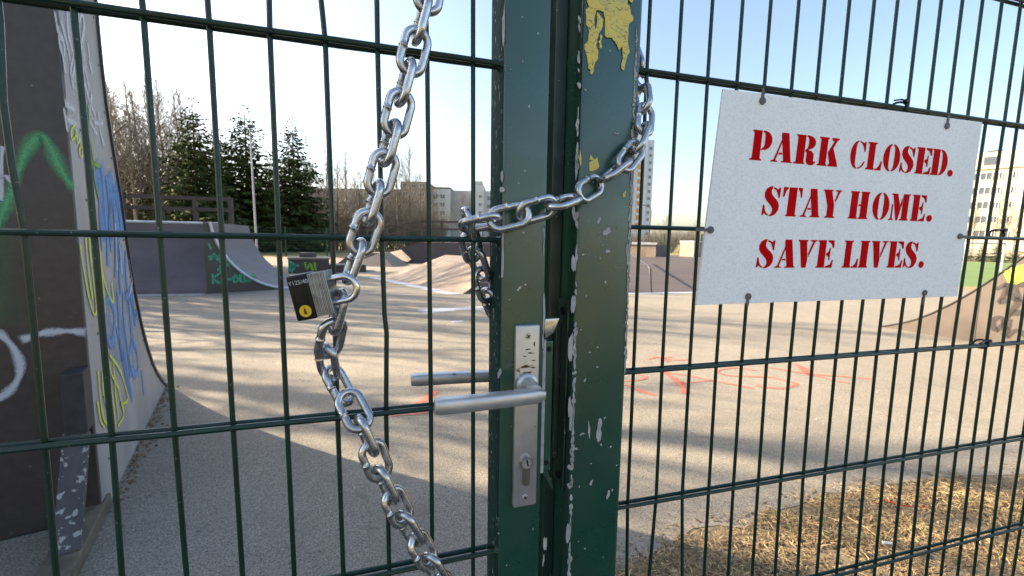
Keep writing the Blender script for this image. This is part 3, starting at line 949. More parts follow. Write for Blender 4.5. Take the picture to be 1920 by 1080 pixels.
ca = lambda x, y: (1390 + x / 4.571, 220 + y / 4.571)
cb = lambda x, y: (1390 + x / 4.571, 330 + y / 4.571)
textline(ca, [('P', 68, 245), ('A', 250, 430), ('R', 445, 628), ('K', 648, 822), ('C', 922, 1052), ('L', 1062, 1192), ('O', 1204, 1345), ('S', 1352, 1470), ('E', 1484, 1612), ('D', 1618, 1752), ('.', 1764, 1808)], (68, 362), (1705, 498), (100, 103), (1737, 277))
textline(cb, [('S', 172, 318), ('T', 338, 500), ('A', 502, 668), ('Y', 680, 835), ('H', 915, 1080), ('O', 1112, 1252), ('M', 1260, 1424), ('E', 1446, 1565), ('.', 1584, 1630)], (175, 337), (1560, 388), (206, 84), (1591, 166))
textline(cb, [('S', 124, 270), ('A', 282, 455), ('V', 466, 625), ('E', 637, 775), ('L', 862, 990), ('I', 1000, 1076), ('V', 1095, 1235), ('E', 1246, 1370), ('S', 1383, 1497), ('.', 1516, 1560)], (125, 787), (1560, 785), (155, 541), (1590, 563))

# ------------------------------------------------------------------ chains and padlock
LP, LW, LWD = .0345, .0042, .0310     # inner length, wire radius, outer width


def link_mesh():
    b = MB()
    r = LWD / 2 - LW
    a = LP / 2 + LW - r - 0.0
    a = (LP + 2 * LW) / 2 - r
    n, k = 10, 40
    pts = []
    for i in range(k):
        t = i / k
        if t < .5:
            ang = -math.pi / 2 + math.pi * (t / .5)
            pts.append((a + r * math.cos(ang), r * math.sin(ang)))
        else:
            ang = math.pi / 2 + math.pi * ((t - .5) / .5)
            pts.append((-a + r * math.cos(ang), r * math.sin(ang)))
    # straights between the two arcs are closed by the loop; add the weld on one of them
    q = []
    for i, p in enumerate(pts):
        q.append((p, LW))
        if i == k // 2 - 1 or i == k - 1:
            p2 = pts[(i + 1) % k]
            for t, rr in ((.3, LW), (.46, LW), (.485, LW * 1.17), (.515, LW * 1.17), (.54, LW), (.7, LW)):
                q.append(((p[0] + (p2[0] - p[0]) * t, p[1] + (p2[1] - p[1]) * t), rr if i == k - 1 else LW))
    k = len(q)
    V_, F_ = [], []
    for i in range(k):
        p, rr = q[i]
        d = V(q[(i + 1) % k][0][0] - q[i - 1][0][0], q[(i + 1) % k][0][1] - q[i - 1][0][1], 0)
        d = nrm(d)
        o = V(d[1], -d[0], 0)
        for j in range(n):
            an = 2 * math.pi * j / n
            V_.append(V(p[0], p[1], 0) + rr * (o * math.cos(an) + V(0, 0, 1) * math.sin(an)))
    for i in range(k):
        for j in range(n):
            F_.append((i * n + j, i * n + (j + 1) % n, ((i + 1) % k) * n + (j + 1) % n, ((i + 1) % k) * n + j))
    b.add(V_, F_)
    me = b.mesh('link', smooth=True, angle=60)
    bm = bmesh.new(); bm.from_mesh(me); bmesh.ops.recalc_face_normals(bm, faces=bm.faces); bm.to_mesh(me); bm.free()
    me.polygons.foreach_set('use_smooth', [True] * len(me.polygons))
    me.materials.append(M['zinc'])
    return me


LM = link_mesh()


def put_chain(parent, items):
    """items: (fr, x, y, n, roll); centres given on the plane n of a frame, tangents from neighbours"""
    cs = [fr.P(*fr.px(x, y, n), n) for fr, x, y, n, _ in items]
    for i, (fr, x, y, n, roll) in enumerate(items):
        t = nrm(cs[min(i + 1, len(cs) - 1)] - cs[max(i - 1, 0)])
        view = nrm(CAM - cs[i])
        z = nrm(view - t * (view @ t))
        y_ = np.cross(z, t)
        a = R(roll)
        z2 = z * math.cos(a) + y_ * math.sin(a)
        y2 = np.cross(z2, t)
        mw = Matrix(((t[0], y2[0], z2[0], cs[i][0]), (t[1], y2[1], z2[1], cs[i][1]), (t[2], y2[2], z2[2], cs[i][2]), (0, 0, 0, 1)))
        link('link', LM, None, parent, mw)


ch1 = thing('chain', 'galvanised steel chain hanging down the gate mesh from above, ending at the padlock', 'chain', GT.P(*GT.px(664, 492, .024), .024))
up = [(852, -420), (846, -362), (840, -304), (832, -247), (824, -190), (817, -133), (812, -76), (806, -20), (790, 38), (776, 97), (759, 155), (746, 213), (730, 268), (716, 325), (700, 380), (684, 436), (664, 490)]
put_chain(ch1, [(GT, x, y, .026, (10 if i % 2 else -74) + rng.uniform(-7, 7)) for i, (x, y) in enumerate(up)])
ch1b = thing('chain', 'galvanised steel chain trailing from the padlock down to the lower right', 'chain', GT.P(*GT.px(832, 1095, .024), .024))
lowc = [(634, 585, .026, -72), (621, 634, .020, 30), (614, 680, .004, -50), (636, 722, -.004, 45), (664, 769, .020, 6), (687, 817, .026, -78), (705, 863, .022, 10), (724, 909, .026, -74), (746, 950, .024, 20), (768, 991, .026, -62), (793, 1031, .024, 28), (816, 1068, .026, -60), (838, 1108, .024, 30), (862, 1146, .026, -60), (886, 1182, .028, 26), (912, 1214, .032, -62), (942, 1242, .034, 20), (974, 1266, .034, -62), (1006, 1286, .034, 20), (1040, 1300, .030, -60)]
put_chain(ch1b, [(GT, *q) for q in lowc])
ch2 = thing('chain', 'galvanised steel chain wrapped across the stile and the green post', 'chain', GT.P(*GT.px(950, 405, .03), .03))
wrapc = [(FT, 1110, 30, -.075, 62), (FT, 1146, 52, -.075, -70), (FT, 1178, 82, -.066, 62), (FT, 1196, 116, -.040, -60), (FT, 1201, 150, -.012, 50), (FT, 1205, 186, .018, -40), (FT, 1209, 224, .030, 40), (FT, 1199, 259, .040, -58), (FT, 1182, 293, .045, 12), (FT, 1154, 319, .050, -76), (FT, 1106, 353, .047, 12), (GT, 1056, 378, .034, -66), (GT, 1007, 393, .034, 28), (GT, 955, 407, .030, -10), (GT, 901, 418, .020, 62)]
put_chain(ch2, wrapc)
tail = [(GT, 879, 424, .004, -74), (GT, 884, 462, -.022, 30), (GT, 898, 496, -.030, -50), (GT, 908, 534, -.036, 35), (GT, 922, 572, -.040, -50)]
put_chain(ch2, tail)

# padlock: u along the shackle, v down the body, thickness along n
pl0 = GT.px(550, 516, .030)
pu = GT.P(*GT.px(631, 500, .030), .030) - GT.P(*pl0, .030)
pu = nrm(pu)
pv = nrm(np.cross(GT.n, pu)) * -1
if pv[2] > 0: pv = -pv
pn = nrm(np.cross(pu, pv))
if pn @ GT.n < 0: pn = -pn
pn = nrm(pn - pu * .30)            # turned a little so the left cap faces the camera
pu = nrm(pu - pn * (pu @ pn))
PO = GT.P(*pl0, .018)
pu, pv, pn = pu * .94, pv * .94, pn * .94
lock = thing('padlock', 'laminated steel padlock with black end cap and yellow sticker', 'padlock', PO + pv * .05)


def plb(u0, u1, v0, v1, w0, w1):
    return MB().box(PO + pu * u0 + pv * v0 + pn * w0, pu * (u1 - u0), pv * (v1 - v0), pn * (w1 - w0))


plb(0, .0205, 0, .0470, -.001, .0225).build('end_cap', M['black_plastic'], lock, bevel=.002, seg=3, smooth=True)
K = 11
for i in range(K):
    u0 = .0207 + i * .00168
    plb(u0, u0 + .00142, .0012 + .0003 * (i % 2), .0458, .0006, .0208 + .0002 * (i % 2)).build('steel_plate', M['laminate'], lock, bevel=.0004, seg=1)
plb(.0205, .0388, .003, .044, .002, .0196).build('body_core', M['laminate'], lock)
for i, (v0) in enumerate((.007, .020, .033, .041)):
    b = MB(); c0 = PO + pu * 0 + pv * v0 + pn * .010
    b.tube([c0, c0 - pu * .0022], .0022, 10); b.build('rivet', M['black_plastic'], lock, smooth=True)
sh = []
for t in np.linspace(0, 1, 5)[:-1]:
    sh.append(PO + pu * (.036 + .0155 * t) + pv * .0105 + pn * .011)
for a in np.linspace(-90, 90, 15):
    sh.append(PO + pu * (.0515 + .0125 * math.cos(R(a))) + pv * (.023 + .0125 * math.sin(R(a))) + pn * .011)
for t in np.linspace(1, 0, 5)[1:]:
    sh.append(PO + pu * (.036 + .0155 * t) + pv * .0355 + pn * .011)
b = MB(); b.tube(sh, .0033, 14); b.build('shackle', M['chrome'], lock, smooth=True)
b = MB(); c0 = PO + pu * .0115 + pv * .0375 + pn * .0226
b.tube([c0, c0 + pn * .0004], .0058, 28)
stk = b.build('sticker', M['sticker'], lock)
b = MB()
for q in ([(-.0012, .003), (.001, .0034), (.0014, .0008), (.0006, -.001), (.0008, -.003), (-.001, -.003), (-.0012, -.001), (-.0018, .001)], [(-.002, -.0022), (-.0003, -.0036), (.0005, -.0046), (-.0012, -.003)]):
    b.add([c0 + pn * .0007 + pu * x + pv * y for x, y in q], [tuple(range(len(q)))])
b.build('sticker_print', M['sticker_mark'], stk)


def text_mesh(txt, size, origin, xdir, ydir, mat, name, parent):
    cu = bpy.data.curves.new('txt', 'FONT')
    cu.body = txt
    cu.size = size
    ob = bpy.data.objects.new('txt', cu)
    C.objects.link(ob)
    dg = bpy.context.evaluated_depsgraph_get()
    me = bpy.data.meshes.new_from_object(ob.evaluated_get(dg))
    bpy.data.objects.remove(ob)
    x, y, z = nrm(xdir), nrm(ydir), nrm(np.cross(xdir, ydir))
    for v in me.vertices:
        p = np.asarray(origin) + x * v.co.x + y * v.co.y - wloc(parent)
        v.co = p
    me.materials.clear()
    return link(name, me, mat, parent)


text_mesh('Y125/40', .0056, PO + pu * .0016 + pv * .0095 + pn * .0229, pu, -pv, M['print_grey'], 'printed_number', lock)

# ------------------------------------------------------------------ tall ramp on the left
RA = gnd(205, 945)
rd = nrm(gnd(312, 722) - RA)
rl = V(-rd[1], rd[0], 0)                      # towards the left, along the back wall
if rl[0] > 0: rl = -rl
RW, RH = 3.6, 3.05
prof = [(1.97, 0), (1.93, .006), (1.80, .06), (1.64, .146), (1.49, .235), (1.346, .34), (1.20, .48), (1.09, .61), (1.0, .74), (.91, .91), (.84, 1.08), (.78, 1.25), (.725, 1.46), (.66, 1.63), (.605, 1.78), (.55, 1.95), (.52, 2.12), (.505, 2.3), (.50, 2.6), (.50, RH)]
S0 = -.105
ramp1 = thing('tall_ramp', 'tall dark skate ramp covered in spray paint, filling the left edge', 'ramp', RA)
rp = lambda s, z, q=0.: RA + rd * s + V(0, 0, z) + rl * q
b = MB(); b.prism([rp(s, z) for s, z in [(S0, 0)] + prof + [(S0, RH)]], rl * .02)
b.build('side_panel', M['grey_panel'], ramp1)
b = MB()
n = len(prof)
b.add([rp(s + .002, z + .002, q) for q in (-.012, RW) for s, z in prof] + [rp(s - .016, z - .012, q) for q in (-.012, RW) for s, z in prof],
      [(i, i + 1, n + i + 1, n + i) for i in range(n - 1)] + [(2 * n + i + 1, 2 * n + i, 3 * n + i, 3 * n + i + 1) for i in range(n - 1)] + [(i + 1, i, 2 * n + i, 2 * n + i + 1) for i in range(n - 1)] + [(n + i, n + i + 1, 3 * n + i + 1, 3 * n + i) for i in range(n - 1)])
b.build('riding_surface', M['brown_panel'], ramp1)
# back wall in separate boards, each a little proud of or behind its neighbour
q0 = .003
for j in range(3):
    for i in range(3):
        z0, z1 = [(.012, 1.245), (1.252, 2.48), (2.487, 3.7)][i]  # top row out of view, raised to shade the gate
        b = MB(); b.box(rp(S0 - .016 - .0015 * ((i + j) % 2), z0, q0 + j * 1.2), rl * 1.193, V(0, 0, z1 - z0), rd * .0155)
        b.build('wall_board', M['brown_panel'], ramp1, bevel=.0015, seg=1)
b = MB(); b.box(rp(S0 + .001, RH - .04, .03), rl * (RW - .05), rd * .60, V(0, 0, .038)); b.build('deck', M['dark_wood'], ramp1)
b = MB(); b.box(rp(S0 + .001, RH + .01, -.005), rl * .018, rd * .58, V(0, 0, .64)); b.build('shade_guard_board', M['brown_panel'], ramp1)  # unseen guard board, added above the deck to shade the gate
b = MB(); b.prism([rp(s, z, RW) for s, z in [(S0, 0)] + prof + [(S0, RH)]], rl * .02); b.build('side_panel', M['grey_panel'], ramp1)
# brace at the back corner
b = MB(); b.box(rp(S0 - .125, .44, -.004), rl * .070, rd * .106, V(0, 0, .25)); b.build('brace_block', M['dark_wood'], ramp1, bevel=.004)
b = MB(); b.box(rp(S0 - .62, .006, -.015), rl * .105, rd * .70, V(0, 0, .062)); b.build('ground_board', M['wet_wood'], ramp1, bevel=.006)
b = MB()
p0, p1 = rp(S0 - .36, .07, -.008), rp(S0 - .115, .445, -.004)
dd = p1 - p0
b.box(p0, dd, rl * .078, nrm(np.cross(rl, dd)) * .034)
b.build('brace_board', M['old_wood'], ramp1, bevel=.003)


def strokes(name, lines, wd, mat, parent, o, nrmal, off=.003, sm=5, cf=lambda x, y: (x, y)):
    for ln in lines:
        P = [onplane(*cf(x, y), np.asarray(o) + nrmal * off, nrmal) for x, y in ln]
        P = smooth_pts(P, sm)
        ribbon(P, wd, nrmal).build(name, M[mat], parent)


side_n = -rl
back_n = -rd
back_o = rp(S0 - .0178, 0)
cL = lambda x, y: (x * .5556, 200 + y * .5556)      # crop 0,200,330,800 at 1.8
strokes('spray_stroke', [[(-6, 400), (20, 330), (50, 250), (90, 150), (135, 98), (165, 130), (200, 200), (236, 262)]], .062, 'sp_green', ramp1, back_o, back_n, cf=cL)
strokes('spray_stroke', [[(0, 690), (-4, 560), (-8, 430)]], .14, 'sp_haze', ramp1, back_o, back_n, .004, cf=cL)
strokes('spray_stroke', [[(88, 782), (130, 768), (180, 760), (230, 757), (272, 760)]], .042, 'sp_white', ramp1, back_o, back_n, .005, cf=cL)
strokes('spray_stroke', [[(-20, 758), (10, 775), (45, 815), (68, 870), (60, 920), (30, 960), (-10, 990), (-50, 1000)]], .040, 'sp_white', ramp1, back_o, back_n, .0045, cf=cL)
strokes('spray_stroke', [[(8, 140), (4, 200), (2, 310)], [(-10, 240), (20, 235), (36, 250)]], .022, 'sp_white', ramp1, back_o, back_n, .004, cf=cL)
sig = [[(110, 55), (112, 80), (118, 105), (122, 130)], [(104, 30), (109, 60), (119, 78), (121, 100)], [(116, 45), (124, 75), (131, 108)], [(126, 22), (128, 60), (134, 90)], [(135, 150), (140, 125), (138, 110), (133, 130), (137, 160)],
       [(148, 30), (146, 60), (152, 80), (158, 50), (154, 28), (148, 40)], [(165, 85), (168, 108)], [(168, 118), (172, 132)], [(155, 100), (160, 130), (166, 160)], [(150, 75), (158, 110), (155, 140)], [(124, 195), (138, 205)], [(128, 225), (142, 232)], [(121, 210), (126, 240)],
       [(160, 160), (168, 190), (178, 215)], [(172, 180), (168, 220), (180, 250)], [(185, 215), (188, 245), (194, 270)], [(178, 230), (192, 232)]]
strokes('spray_stroke', sig, .040, 'sp_white', ramp1, RA, side_n, .003)
strokes('spray_stroke', [[(140, 235), (134, 245), (136, 262), (142, 255), (143, 245)], [(144, 250), (146, 268), (150, 262)], [(152, 272), (149, 284), (153, 295), (155, 280), (151, 272)]], .018, 'sp_yellow', ramp1, RA, side_n, .004)
cl = lambda x, y: (x * .5556, 200 + y * .5556)
blue = [[(345, 215), (352, 300), (358, 380), (362, 440), (366, 520)], [(362, 250), (370, 330), (378, 430)], [(385, 300), (388, 380), (392, 470), (390, 560)], [(398, 300), (405, 360), (410, 410)], [(335, 260), (338, 340), (344, 420), (345, 470)], [(372, 300), (372, 400), (376, 470)],
        [(352, 660), (372, 650), (388, 700), (384, 770), (374, 800), (360, 760), (354, 690)], [(398, 640), (404, 740), (412, 840)], [(416, 640), (420, 720), (430, 800), (440, 900)], [(428, 640), (436, 660), (446, 760)], [(440, 620), (452, 690), (462, 700), (456, 730), (448, 640)], [(446, 800), (436, 850), (452, 900), (466, 890), (464, 830), (450, 790)],
        [(420, 840), (430, 900), (446, 980)], [(398, 760), (420, 870), (436, 950)], [(480, 905), (486, 960)], [(410, 480), (405, 560), (408, 620)], [(425, 500), (428, 580), (436, 640)]]
strokes('spray_stroke', [[(350, 240), (362, 330), (372, 430)], [(378, 300), (392, 400), (400, 500)], [(395, 640), (412, 740), (428, 850)], [(365, 660), (376, 760), (400, 860)], [(430, 650), (446, 760), (452, 880)], [(400, 480), (420, 560), (430, 640)]], .19, 'sp_bluehaze', ramp1, RA, side_n, .0022, cf=cl)
strokes('spray_stroke', [[(232, -280), (240, -200), (250, -110), (262, -20)], [(262, -260), (276, -160), (290, -60), (310, 40)], [(300, 20), (322, 110), (346, 190)]], .20, 'sp_whitehaze', ramp1, RA, side_n, .0020, cf=cl)
b = MB()
for s_, z_ in [(.05, z) for z in np.arange(.2, 3, .3)] + [(float(np.interp(z, [p[1] for p in prof], [p[0] for p in prof])) - .06, z) for z in np.arange(.12, 2.8, .22)]:
    b.tube([rp(s_, z_, 0), rp(s_, z_, -.003)], .006, 8)
tag(b.build('screw_heads', M['steel_rail'], ramp1), kind='stuff')
b = MB(); b.box(rp(S0 + .002, 1.238, -.0012), rd * .86, V(0, 0, .004), rl * .003); b.build('panel_seam', M['black'], ramp1)
strokes('spray_stroke', blue, .070, 'sp_blue', ramp1, RA, side_n, .0035, cf=cl)
strokes('spray_stroke', [[(395, 300), (402, 340), (412, 400)], [(330, 240), (350, 330), (352, 410)], [(375, 260), (384, 330), (396, 400)]], .16, 'sp_blue', ramp1, RA, side_n, .0025, cf=cl)
yel = [[(272, 470), (282, 540), (300, 640), (318, 700), (326, 680), (318, 600), (306, 500), (302, 450)], [(290, 450), (300, 560), (312, 640)], [(338, 480), (346, 560), (362, 620), (382, 660), (378, 600)], [(318, 450), (340, 540), (352, 640), (356, 690)],
       [(332, 900), (340, 990), (350, 1050), (366, 1080)], [(346, 900), (352, 980), (372, 1040)], [(362, 830), (376, 900), (400, 950), (412, 1000), (432, 985), (420, 930), (400, 880), (372, 840)], [(384, 870), (390, 960), (400, 1050)], [(410, 1000), (418, 1040), (400, 1075)], [(330, 1000), (340, 1060), (352, 1080)], [(376, 950), (384, 1010), (392, 1080)]]
strokes('spray_stroke', yel, .024, 'sp_yellow', ramp1, RA, side_n, .0045, cf=cl)
strokes('spray_stroke', [[(300, 0), (306, 100), (316, 170), (320, 240), (334, 305)], [(304, 185), (335, 200)]], .03, 'sp_lime', ramp1, RA, side_n, .005, cf=cl)
strokes('spray_stroke', [[(390, 400), (392, 470), (396, 550)], [(405, 470), (412, 560)], [(436, 520), (446, 590), (436, 640)]], .03, 'sp_white', ramp1, RA, side_n, .005, cf=cl)


# ------------------------------------------------------------------ background ramps
def curve_prof(x0, x1, h, k=12, flat=0.):
    """concave transition from (x0,0) rising to (x1,h)"""
    L = []
    for i in range(k + 1):
        a = R(82) * i / k
        L.append((x0 + (x1 - x0) * math.sin(a) / math.sin(R(82)), h * (1 - math.cos(a)) / (1 - math.cos(R(82)))))
    return L


def quarter(name, label, o, along, back, width, run, h, deck, face, side, cat='ramp', coping=True, group=None):
    """o toe corner, along = unit along the toe, back = unit from the toe to the deck"""
    t = thing(name, label, cat, o, group)
    pf = curve_prof(0, run, h)
    poly = [o + back * x + V(0, 0, z) for x, z in pf] + [o + back * (run + deck) + V(0, 0, h), o + back * (run + deck)]
    for q in (0, width):
        b = MB(); b.prism([p + along * q for p in poly], along * (.02 if q == 0 else -.02)); b.build('side_panel', side, t)
    b = MB(); n = len(pf)
    b.add([o + back * (x - .003) + V(0, 0, z + .004) + along * q for q in (.021, width - .021) for x, z in pf], [(i, n + i, n + i + 1, i + 1) for i in range(n - 1)])
    b.build('riding_surface', face, t)
    b = MB(); b.box(o + back * (run + .004) + V(0, 0, h - .03) + along * .021, back * (deck - .004), along * (width - .042), V(0, 0, .028)); b.build('deck', M['tan_surface'], t)
    b = MB(); b.box(o + back * (run + deck) + along * .0, along * width, back * .02, V(0, 0, h)); b.build('back_panel', side, t)
    if coping:
        b = MB(); b.tube([o + back * run + V(0, 0, h), o + back * run + V(0, 0, h) + along * width], .03, 8); b.build('coping', M['coping'], t, smooth=True)
    return t


def railing(parent, pts, h, posts, mat, r=.045, rails=(.55, 1.0)):
    for f in rails:
        b = MB()
        for a, c_ in zip(pts[:-1], pts[1:]):
            a2, c2 = a + V(0, 0, h * f), c_ + V(0, 0, h * f)
            d = c2 - a2
            w_ = nrm(np.cross(d, V(0, 0, 1))) * r
            b.box(a2 - w_ / 2, d, w_, V(0, 0, r * 1.5))
        b.build('rail', mat, parent)
    for p in posts:
        b = MB(); b.cbox(p + V(0, 0, h / 2), r * 1.5, r * 1.5, h); b.build('rail_post', mat, parent)


qa, qb = gnd(235, 553), gnd(388, 551)
al = nrm(qa - qb); bk = nrm(V(al[1], -al[0], 0)); bk = bk if bk[1] > 0 else -bk
t = quarter('quarter_pipe', 'purple brown quarter pipe with dark wooden rails on its deck', qb + al * .03, al, bk, 4.2, .95, 1.55, 1.3, M['ramp_surface'], M['brown_panel'])
e0 = qb + al * .1 + bk * 2.2 + V(0, 0, 1.55)
railing(t, [e0, e0 + al * 4.0], .62, [e0 + al * q for q in (.05, .85, 1.6, 2.4, 3.2, 3.95)], M['rail_wood'], .06)
b = MB(); b.box(qb + al * .03 - bk * .25 + V(0, 0, .004), al * 4.2, bk * .25, V(0, 0, .006)); b.build('toe_plate', M['coping'], t)
# the one beside it, side on
tb = gnd(548, 541)
sd_ = nrm(tb - qb)
LQ = np.linalg.norm(tb - qb)
t = thing('quarter_pipe', 'dark quarter pipe seen side on with green writing and a white curved edge', 'ramp', qb)
pf = [(LQ - x, z) for x, z in curve_prof(0, LQ - .12, 1.55)]
poly = [qb] + [qb + sd_ * s + V(0, 0, z) for s, z in pf] + [qb + V(0, 0, 1.55)]
b = MB(); b.prism(poly, bk * .02); b.build('side_panel', M['brown_panel'], t)
b = MB(); b.prism([p + bk * 2.6 for p in poly], bk * .02); b.build('side_panel', M['brown_panel'], t)
n = len(pf)
b = MB(); b.add([qb + sd_ * (s + .004) + V(0, 0, z + .006) + bk * q for q in (-.004, 2.62) for s, z in pf], [(i, i + 1, n + i + 1, n + i) for i in range(n - 1)]); b.build('riding_surface', M['ramp_surface'], t)
b = MB(); b.tube([qb + sd_ * (s + .012) + V(0, 0, z + .012) - bk * .03 for s, z in pf], .032, 8); b.build('edge_strip', M['coping'], t, smooth=True)
b = MB(); b.box(qb + V(0, 0, 1.52), sd_ * .12, bk * 2.6, V(0, 0, .028)); b.build('deck', M['tan_surface'], t)
sn = nrm(np.cross(sd_, V(0, 0, 1)))
if sn[1] > 0: sn = -sn
sw = lambda x, y: (180 + x / 2.348, 120 + y / 2.348)
strokes('spray_stroke', [[(505, 860), (520, 835), (535, 862)], [(500, 848), (545, 846)], [(545, 840), (548, 870)], [(575, 850), (576, 885)], [(590, 850), (588, 885)], [(575, 868), (590, 866)], [(540, 905), (560, 903)], [(548, 890), (550, 918)],
                         [(513, 928), (516, 962)], [(538, 926), (518, 945), (540, 962)], [(572, 930), (556, 940), (556, 958), (572, 962)], [(585, 948), (600, 947)], [(612, 930), (604, 948), (614, 962), (626, 948), (614, 930)], [(636, 930), (638, 958), (670, 954)], [(652, 930), (654, 956)], [(668, 928), (670, 954)], [(676, 955), (690, 922), (704, 950)], [(680, 942), (700, 940)],
                         [(497, 795), (505, 812)]], .075, 'sp_teal', t, qb, sn, .006, 3, sw)

# graffiti box
g0, g1 = gnd(541, 513), gnd(618, 512)
u = nrm(g1 - g0); v_ = V(-u[1], u[0], 0)
t = thing('grind_box', 'low brown box with teal and lime spray paint in the distance', 'box', g0)
b = MB(); b.box(g0, u * np.linalg.norm(g1 - g0), v_ * 1.6, V(0, 0, .5)); b.build('body', M['brown_panel'], t)
b = MB(); b.box(g0 - u * .03 - v_ * .03 + V(0, 0, .502), u * (np.linalg.norm(g1 - g0) + .06), v_ * 1.66, V(0, 0, .05)); b.build('top_board', M['tan_surface'], t)
b = MB(); b.box(g0 + u * .35 + v_ * .4 + V(0, 0, .554), u * .55, v_ * .6, V(0, 0, .16)); b.build('step', M['purple_panel'], t)
b = MB(); b.box(g0 + u * 1.32 + v_ * .3, u * 1.3, v_ * 1.2, V(0, 0, .27)); b.build('step', M['brown_panel'], t)
strokes('spray_stroke', [[(545, 492), (552, 498), (546, 506)], [(547, 499), (556, 498)]], .2, 'sp_teal', t, g0, -v_, .006, 3)
strokes('spray_stroke', [[(572, 494), (576, 505), (581, 494), (586, 505)], [(590, 494), (592, 505)]], .12, 'sp_lime', t, g0, -v_, .006, 3)


def frustum(name, label, bot, top, mats, cat='ramp', names=None):
    """solid between a ground polygon and a top polygon with the same vertex count"""
    t = thing(name, label, cat, np.mean(bot, axis=0) * V(1, 1, 0))
    n = len(bot)
    for i in range(n):
        j = (i + 1) % n
        b = MB(); b.quad(bot[i], bot[j], top[j], top[i])
        b.build((names or {}).get(i, 'bank'), mats[i % len(mats)], t)
    b = MB(); b.add(top, [tuple(range(n))]); b.build('top_deck', mats[-1], t)
    return t


# low dark bank, sunlight on its slopes put into a paler tan
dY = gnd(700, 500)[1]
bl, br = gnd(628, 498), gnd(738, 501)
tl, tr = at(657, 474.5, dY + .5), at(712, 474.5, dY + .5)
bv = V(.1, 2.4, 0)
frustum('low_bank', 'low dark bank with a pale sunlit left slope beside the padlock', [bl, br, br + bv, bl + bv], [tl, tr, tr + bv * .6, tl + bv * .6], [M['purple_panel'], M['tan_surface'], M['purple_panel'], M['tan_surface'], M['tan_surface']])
# centre wedge
wl, wr = gnd(707, 520), gnd(867, 552)
zt = .62
w1 = gnd(813, 489, zt)
wn = np.cross(wr - wl, w1 - wl)
w2 = onplane(938, 490, wl, wn)
w2[2] = zt
w3, w4 = w2 + V(.6, 5.4, 0), w1 + V(-.5, 5.6, 0)
fl = lambda p: V(p[0], p[1], 0)
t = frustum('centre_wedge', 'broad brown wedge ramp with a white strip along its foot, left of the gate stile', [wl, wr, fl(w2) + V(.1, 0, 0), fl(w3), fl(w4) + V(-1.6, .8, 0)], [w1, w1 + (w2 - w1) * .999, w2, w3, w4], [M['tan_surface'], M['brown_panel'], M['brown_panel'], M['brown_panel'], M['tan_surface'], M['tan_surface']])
d = nrm(wr - wl)
b = MB(); q = nrm(np.cross(V(0, 0, 1), d)); q = q if q[1] < 0 else -q
b.box(wl + V(0, 0, .005) + q * .02, wr - wl, q * .28, V(0, 0, .006)); b.build('foot_strip', M['coping'], t)
# long ramp behind with railing
Y6 = 23.5
t = thing('long_ramp', 'long dark ramp with brown railing on top behind the centre wedge', 'ramp', gnd(860, 487))
f6 = [at(x, y, Y6) for x, y in [(708, 486), (722, 473), (790, 454.5), (1090, 458)]]
zb = 0
poly = [V(f6[0][0], Y6, zb)] + f6[1:] + [V(f6[3][0], Y6, zb)]
b = MB(); b.prism(poly, V(0, .03, 0)); b.build('face', M['purple_panel'], t)
b = MB()
for a, c_ in ((f6[1], f6[2]), (f6[2], f6[3])):
    b.quad(a + V(0, -.05, .01), c_ + V(0, -.05, .01), c_ + V(0, 1.8, .01), a + V(0, 1.8, .01))
b.build('deck', M['tan_surface'], t)
hp_ = [at(x, y, Y6 - dy) for x, y, dy in [(722, 475, .1), (752, 468, .1), (771, 486, 1.0), (764, 491, 1.2), (745, 486, .9)]]
b = MB(); b.prism(hp_, V(0, .08, -.02)); b.build('curved_hip', M['tan_surface'], t)  # tan stands in for sunlight on the hip
rp6 = [at(x, y, Y6 + 1.0) for x, y in [(690, 462), (791, 446), (960, 449)]]
railing(t, rp6, .90, [rp6[0] + (rp6[1] - rp6[0]) * q for q in (.35, .66, .99)] + [rp6[1] + (rp6[2] - rp6[1]) * q for q in (.22, .45, .75, 1)], M['rail_wood'], .075, (.5, .95))
# wide bank right of the post
b0, b1 = gnd(1100, 551), gnd(1345, 547)
t0_, t1_ = gnd(1120, 481, .72), gnd(1345, 484, .72)
bb = V(.8, 4, 0)
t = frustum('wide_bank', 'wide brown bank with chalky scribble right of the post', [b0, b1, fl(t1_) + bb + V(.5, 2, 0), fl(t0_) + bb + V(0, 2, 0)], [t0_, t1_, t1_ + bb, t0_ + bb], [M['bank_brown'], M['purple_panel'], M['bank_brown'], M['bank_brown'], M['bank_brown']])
wbn = nrm(np.cross(b1 - b0, t0_ - b0)); wbn = wbn if wbn[2] > 0 else -wbn
strokes('chalk_stroke', [[(1232, 517), (1243, 510), (1250, 516), (1262, 508), (1272, 514), (1285, 509), (1297, 516)], [(1228, 520), (1245, 520), (1262, 524)], [(1255, 514), (1275, 519), (1290, 512)]], .16, 'sp_white', t, b0, wbn, .012, 4)
b = MB(); b.box(b0 + V(0, -.3, .005), b1 - b0, V(0, .3, 0), V(0, 0, .006)); b.build('foot_strip', M['coping'], t)
t = thing('grind_rail', 'thin bent steel rail standing on the bank right of the post', 'rail', gnd(1221, 549))
pr = gnd(1221, 549)
b = MB(); pt = at(1219, 503, pr[1]); b.tube([pr, pt, at(1216, 499, pr[1] + .1), at(1188, 480, pr[1] + 2.2), at(1150, 455, pr[1] + 5)], .028, 8); b.build('tube', M['steel_rail'], t, smooth=True)
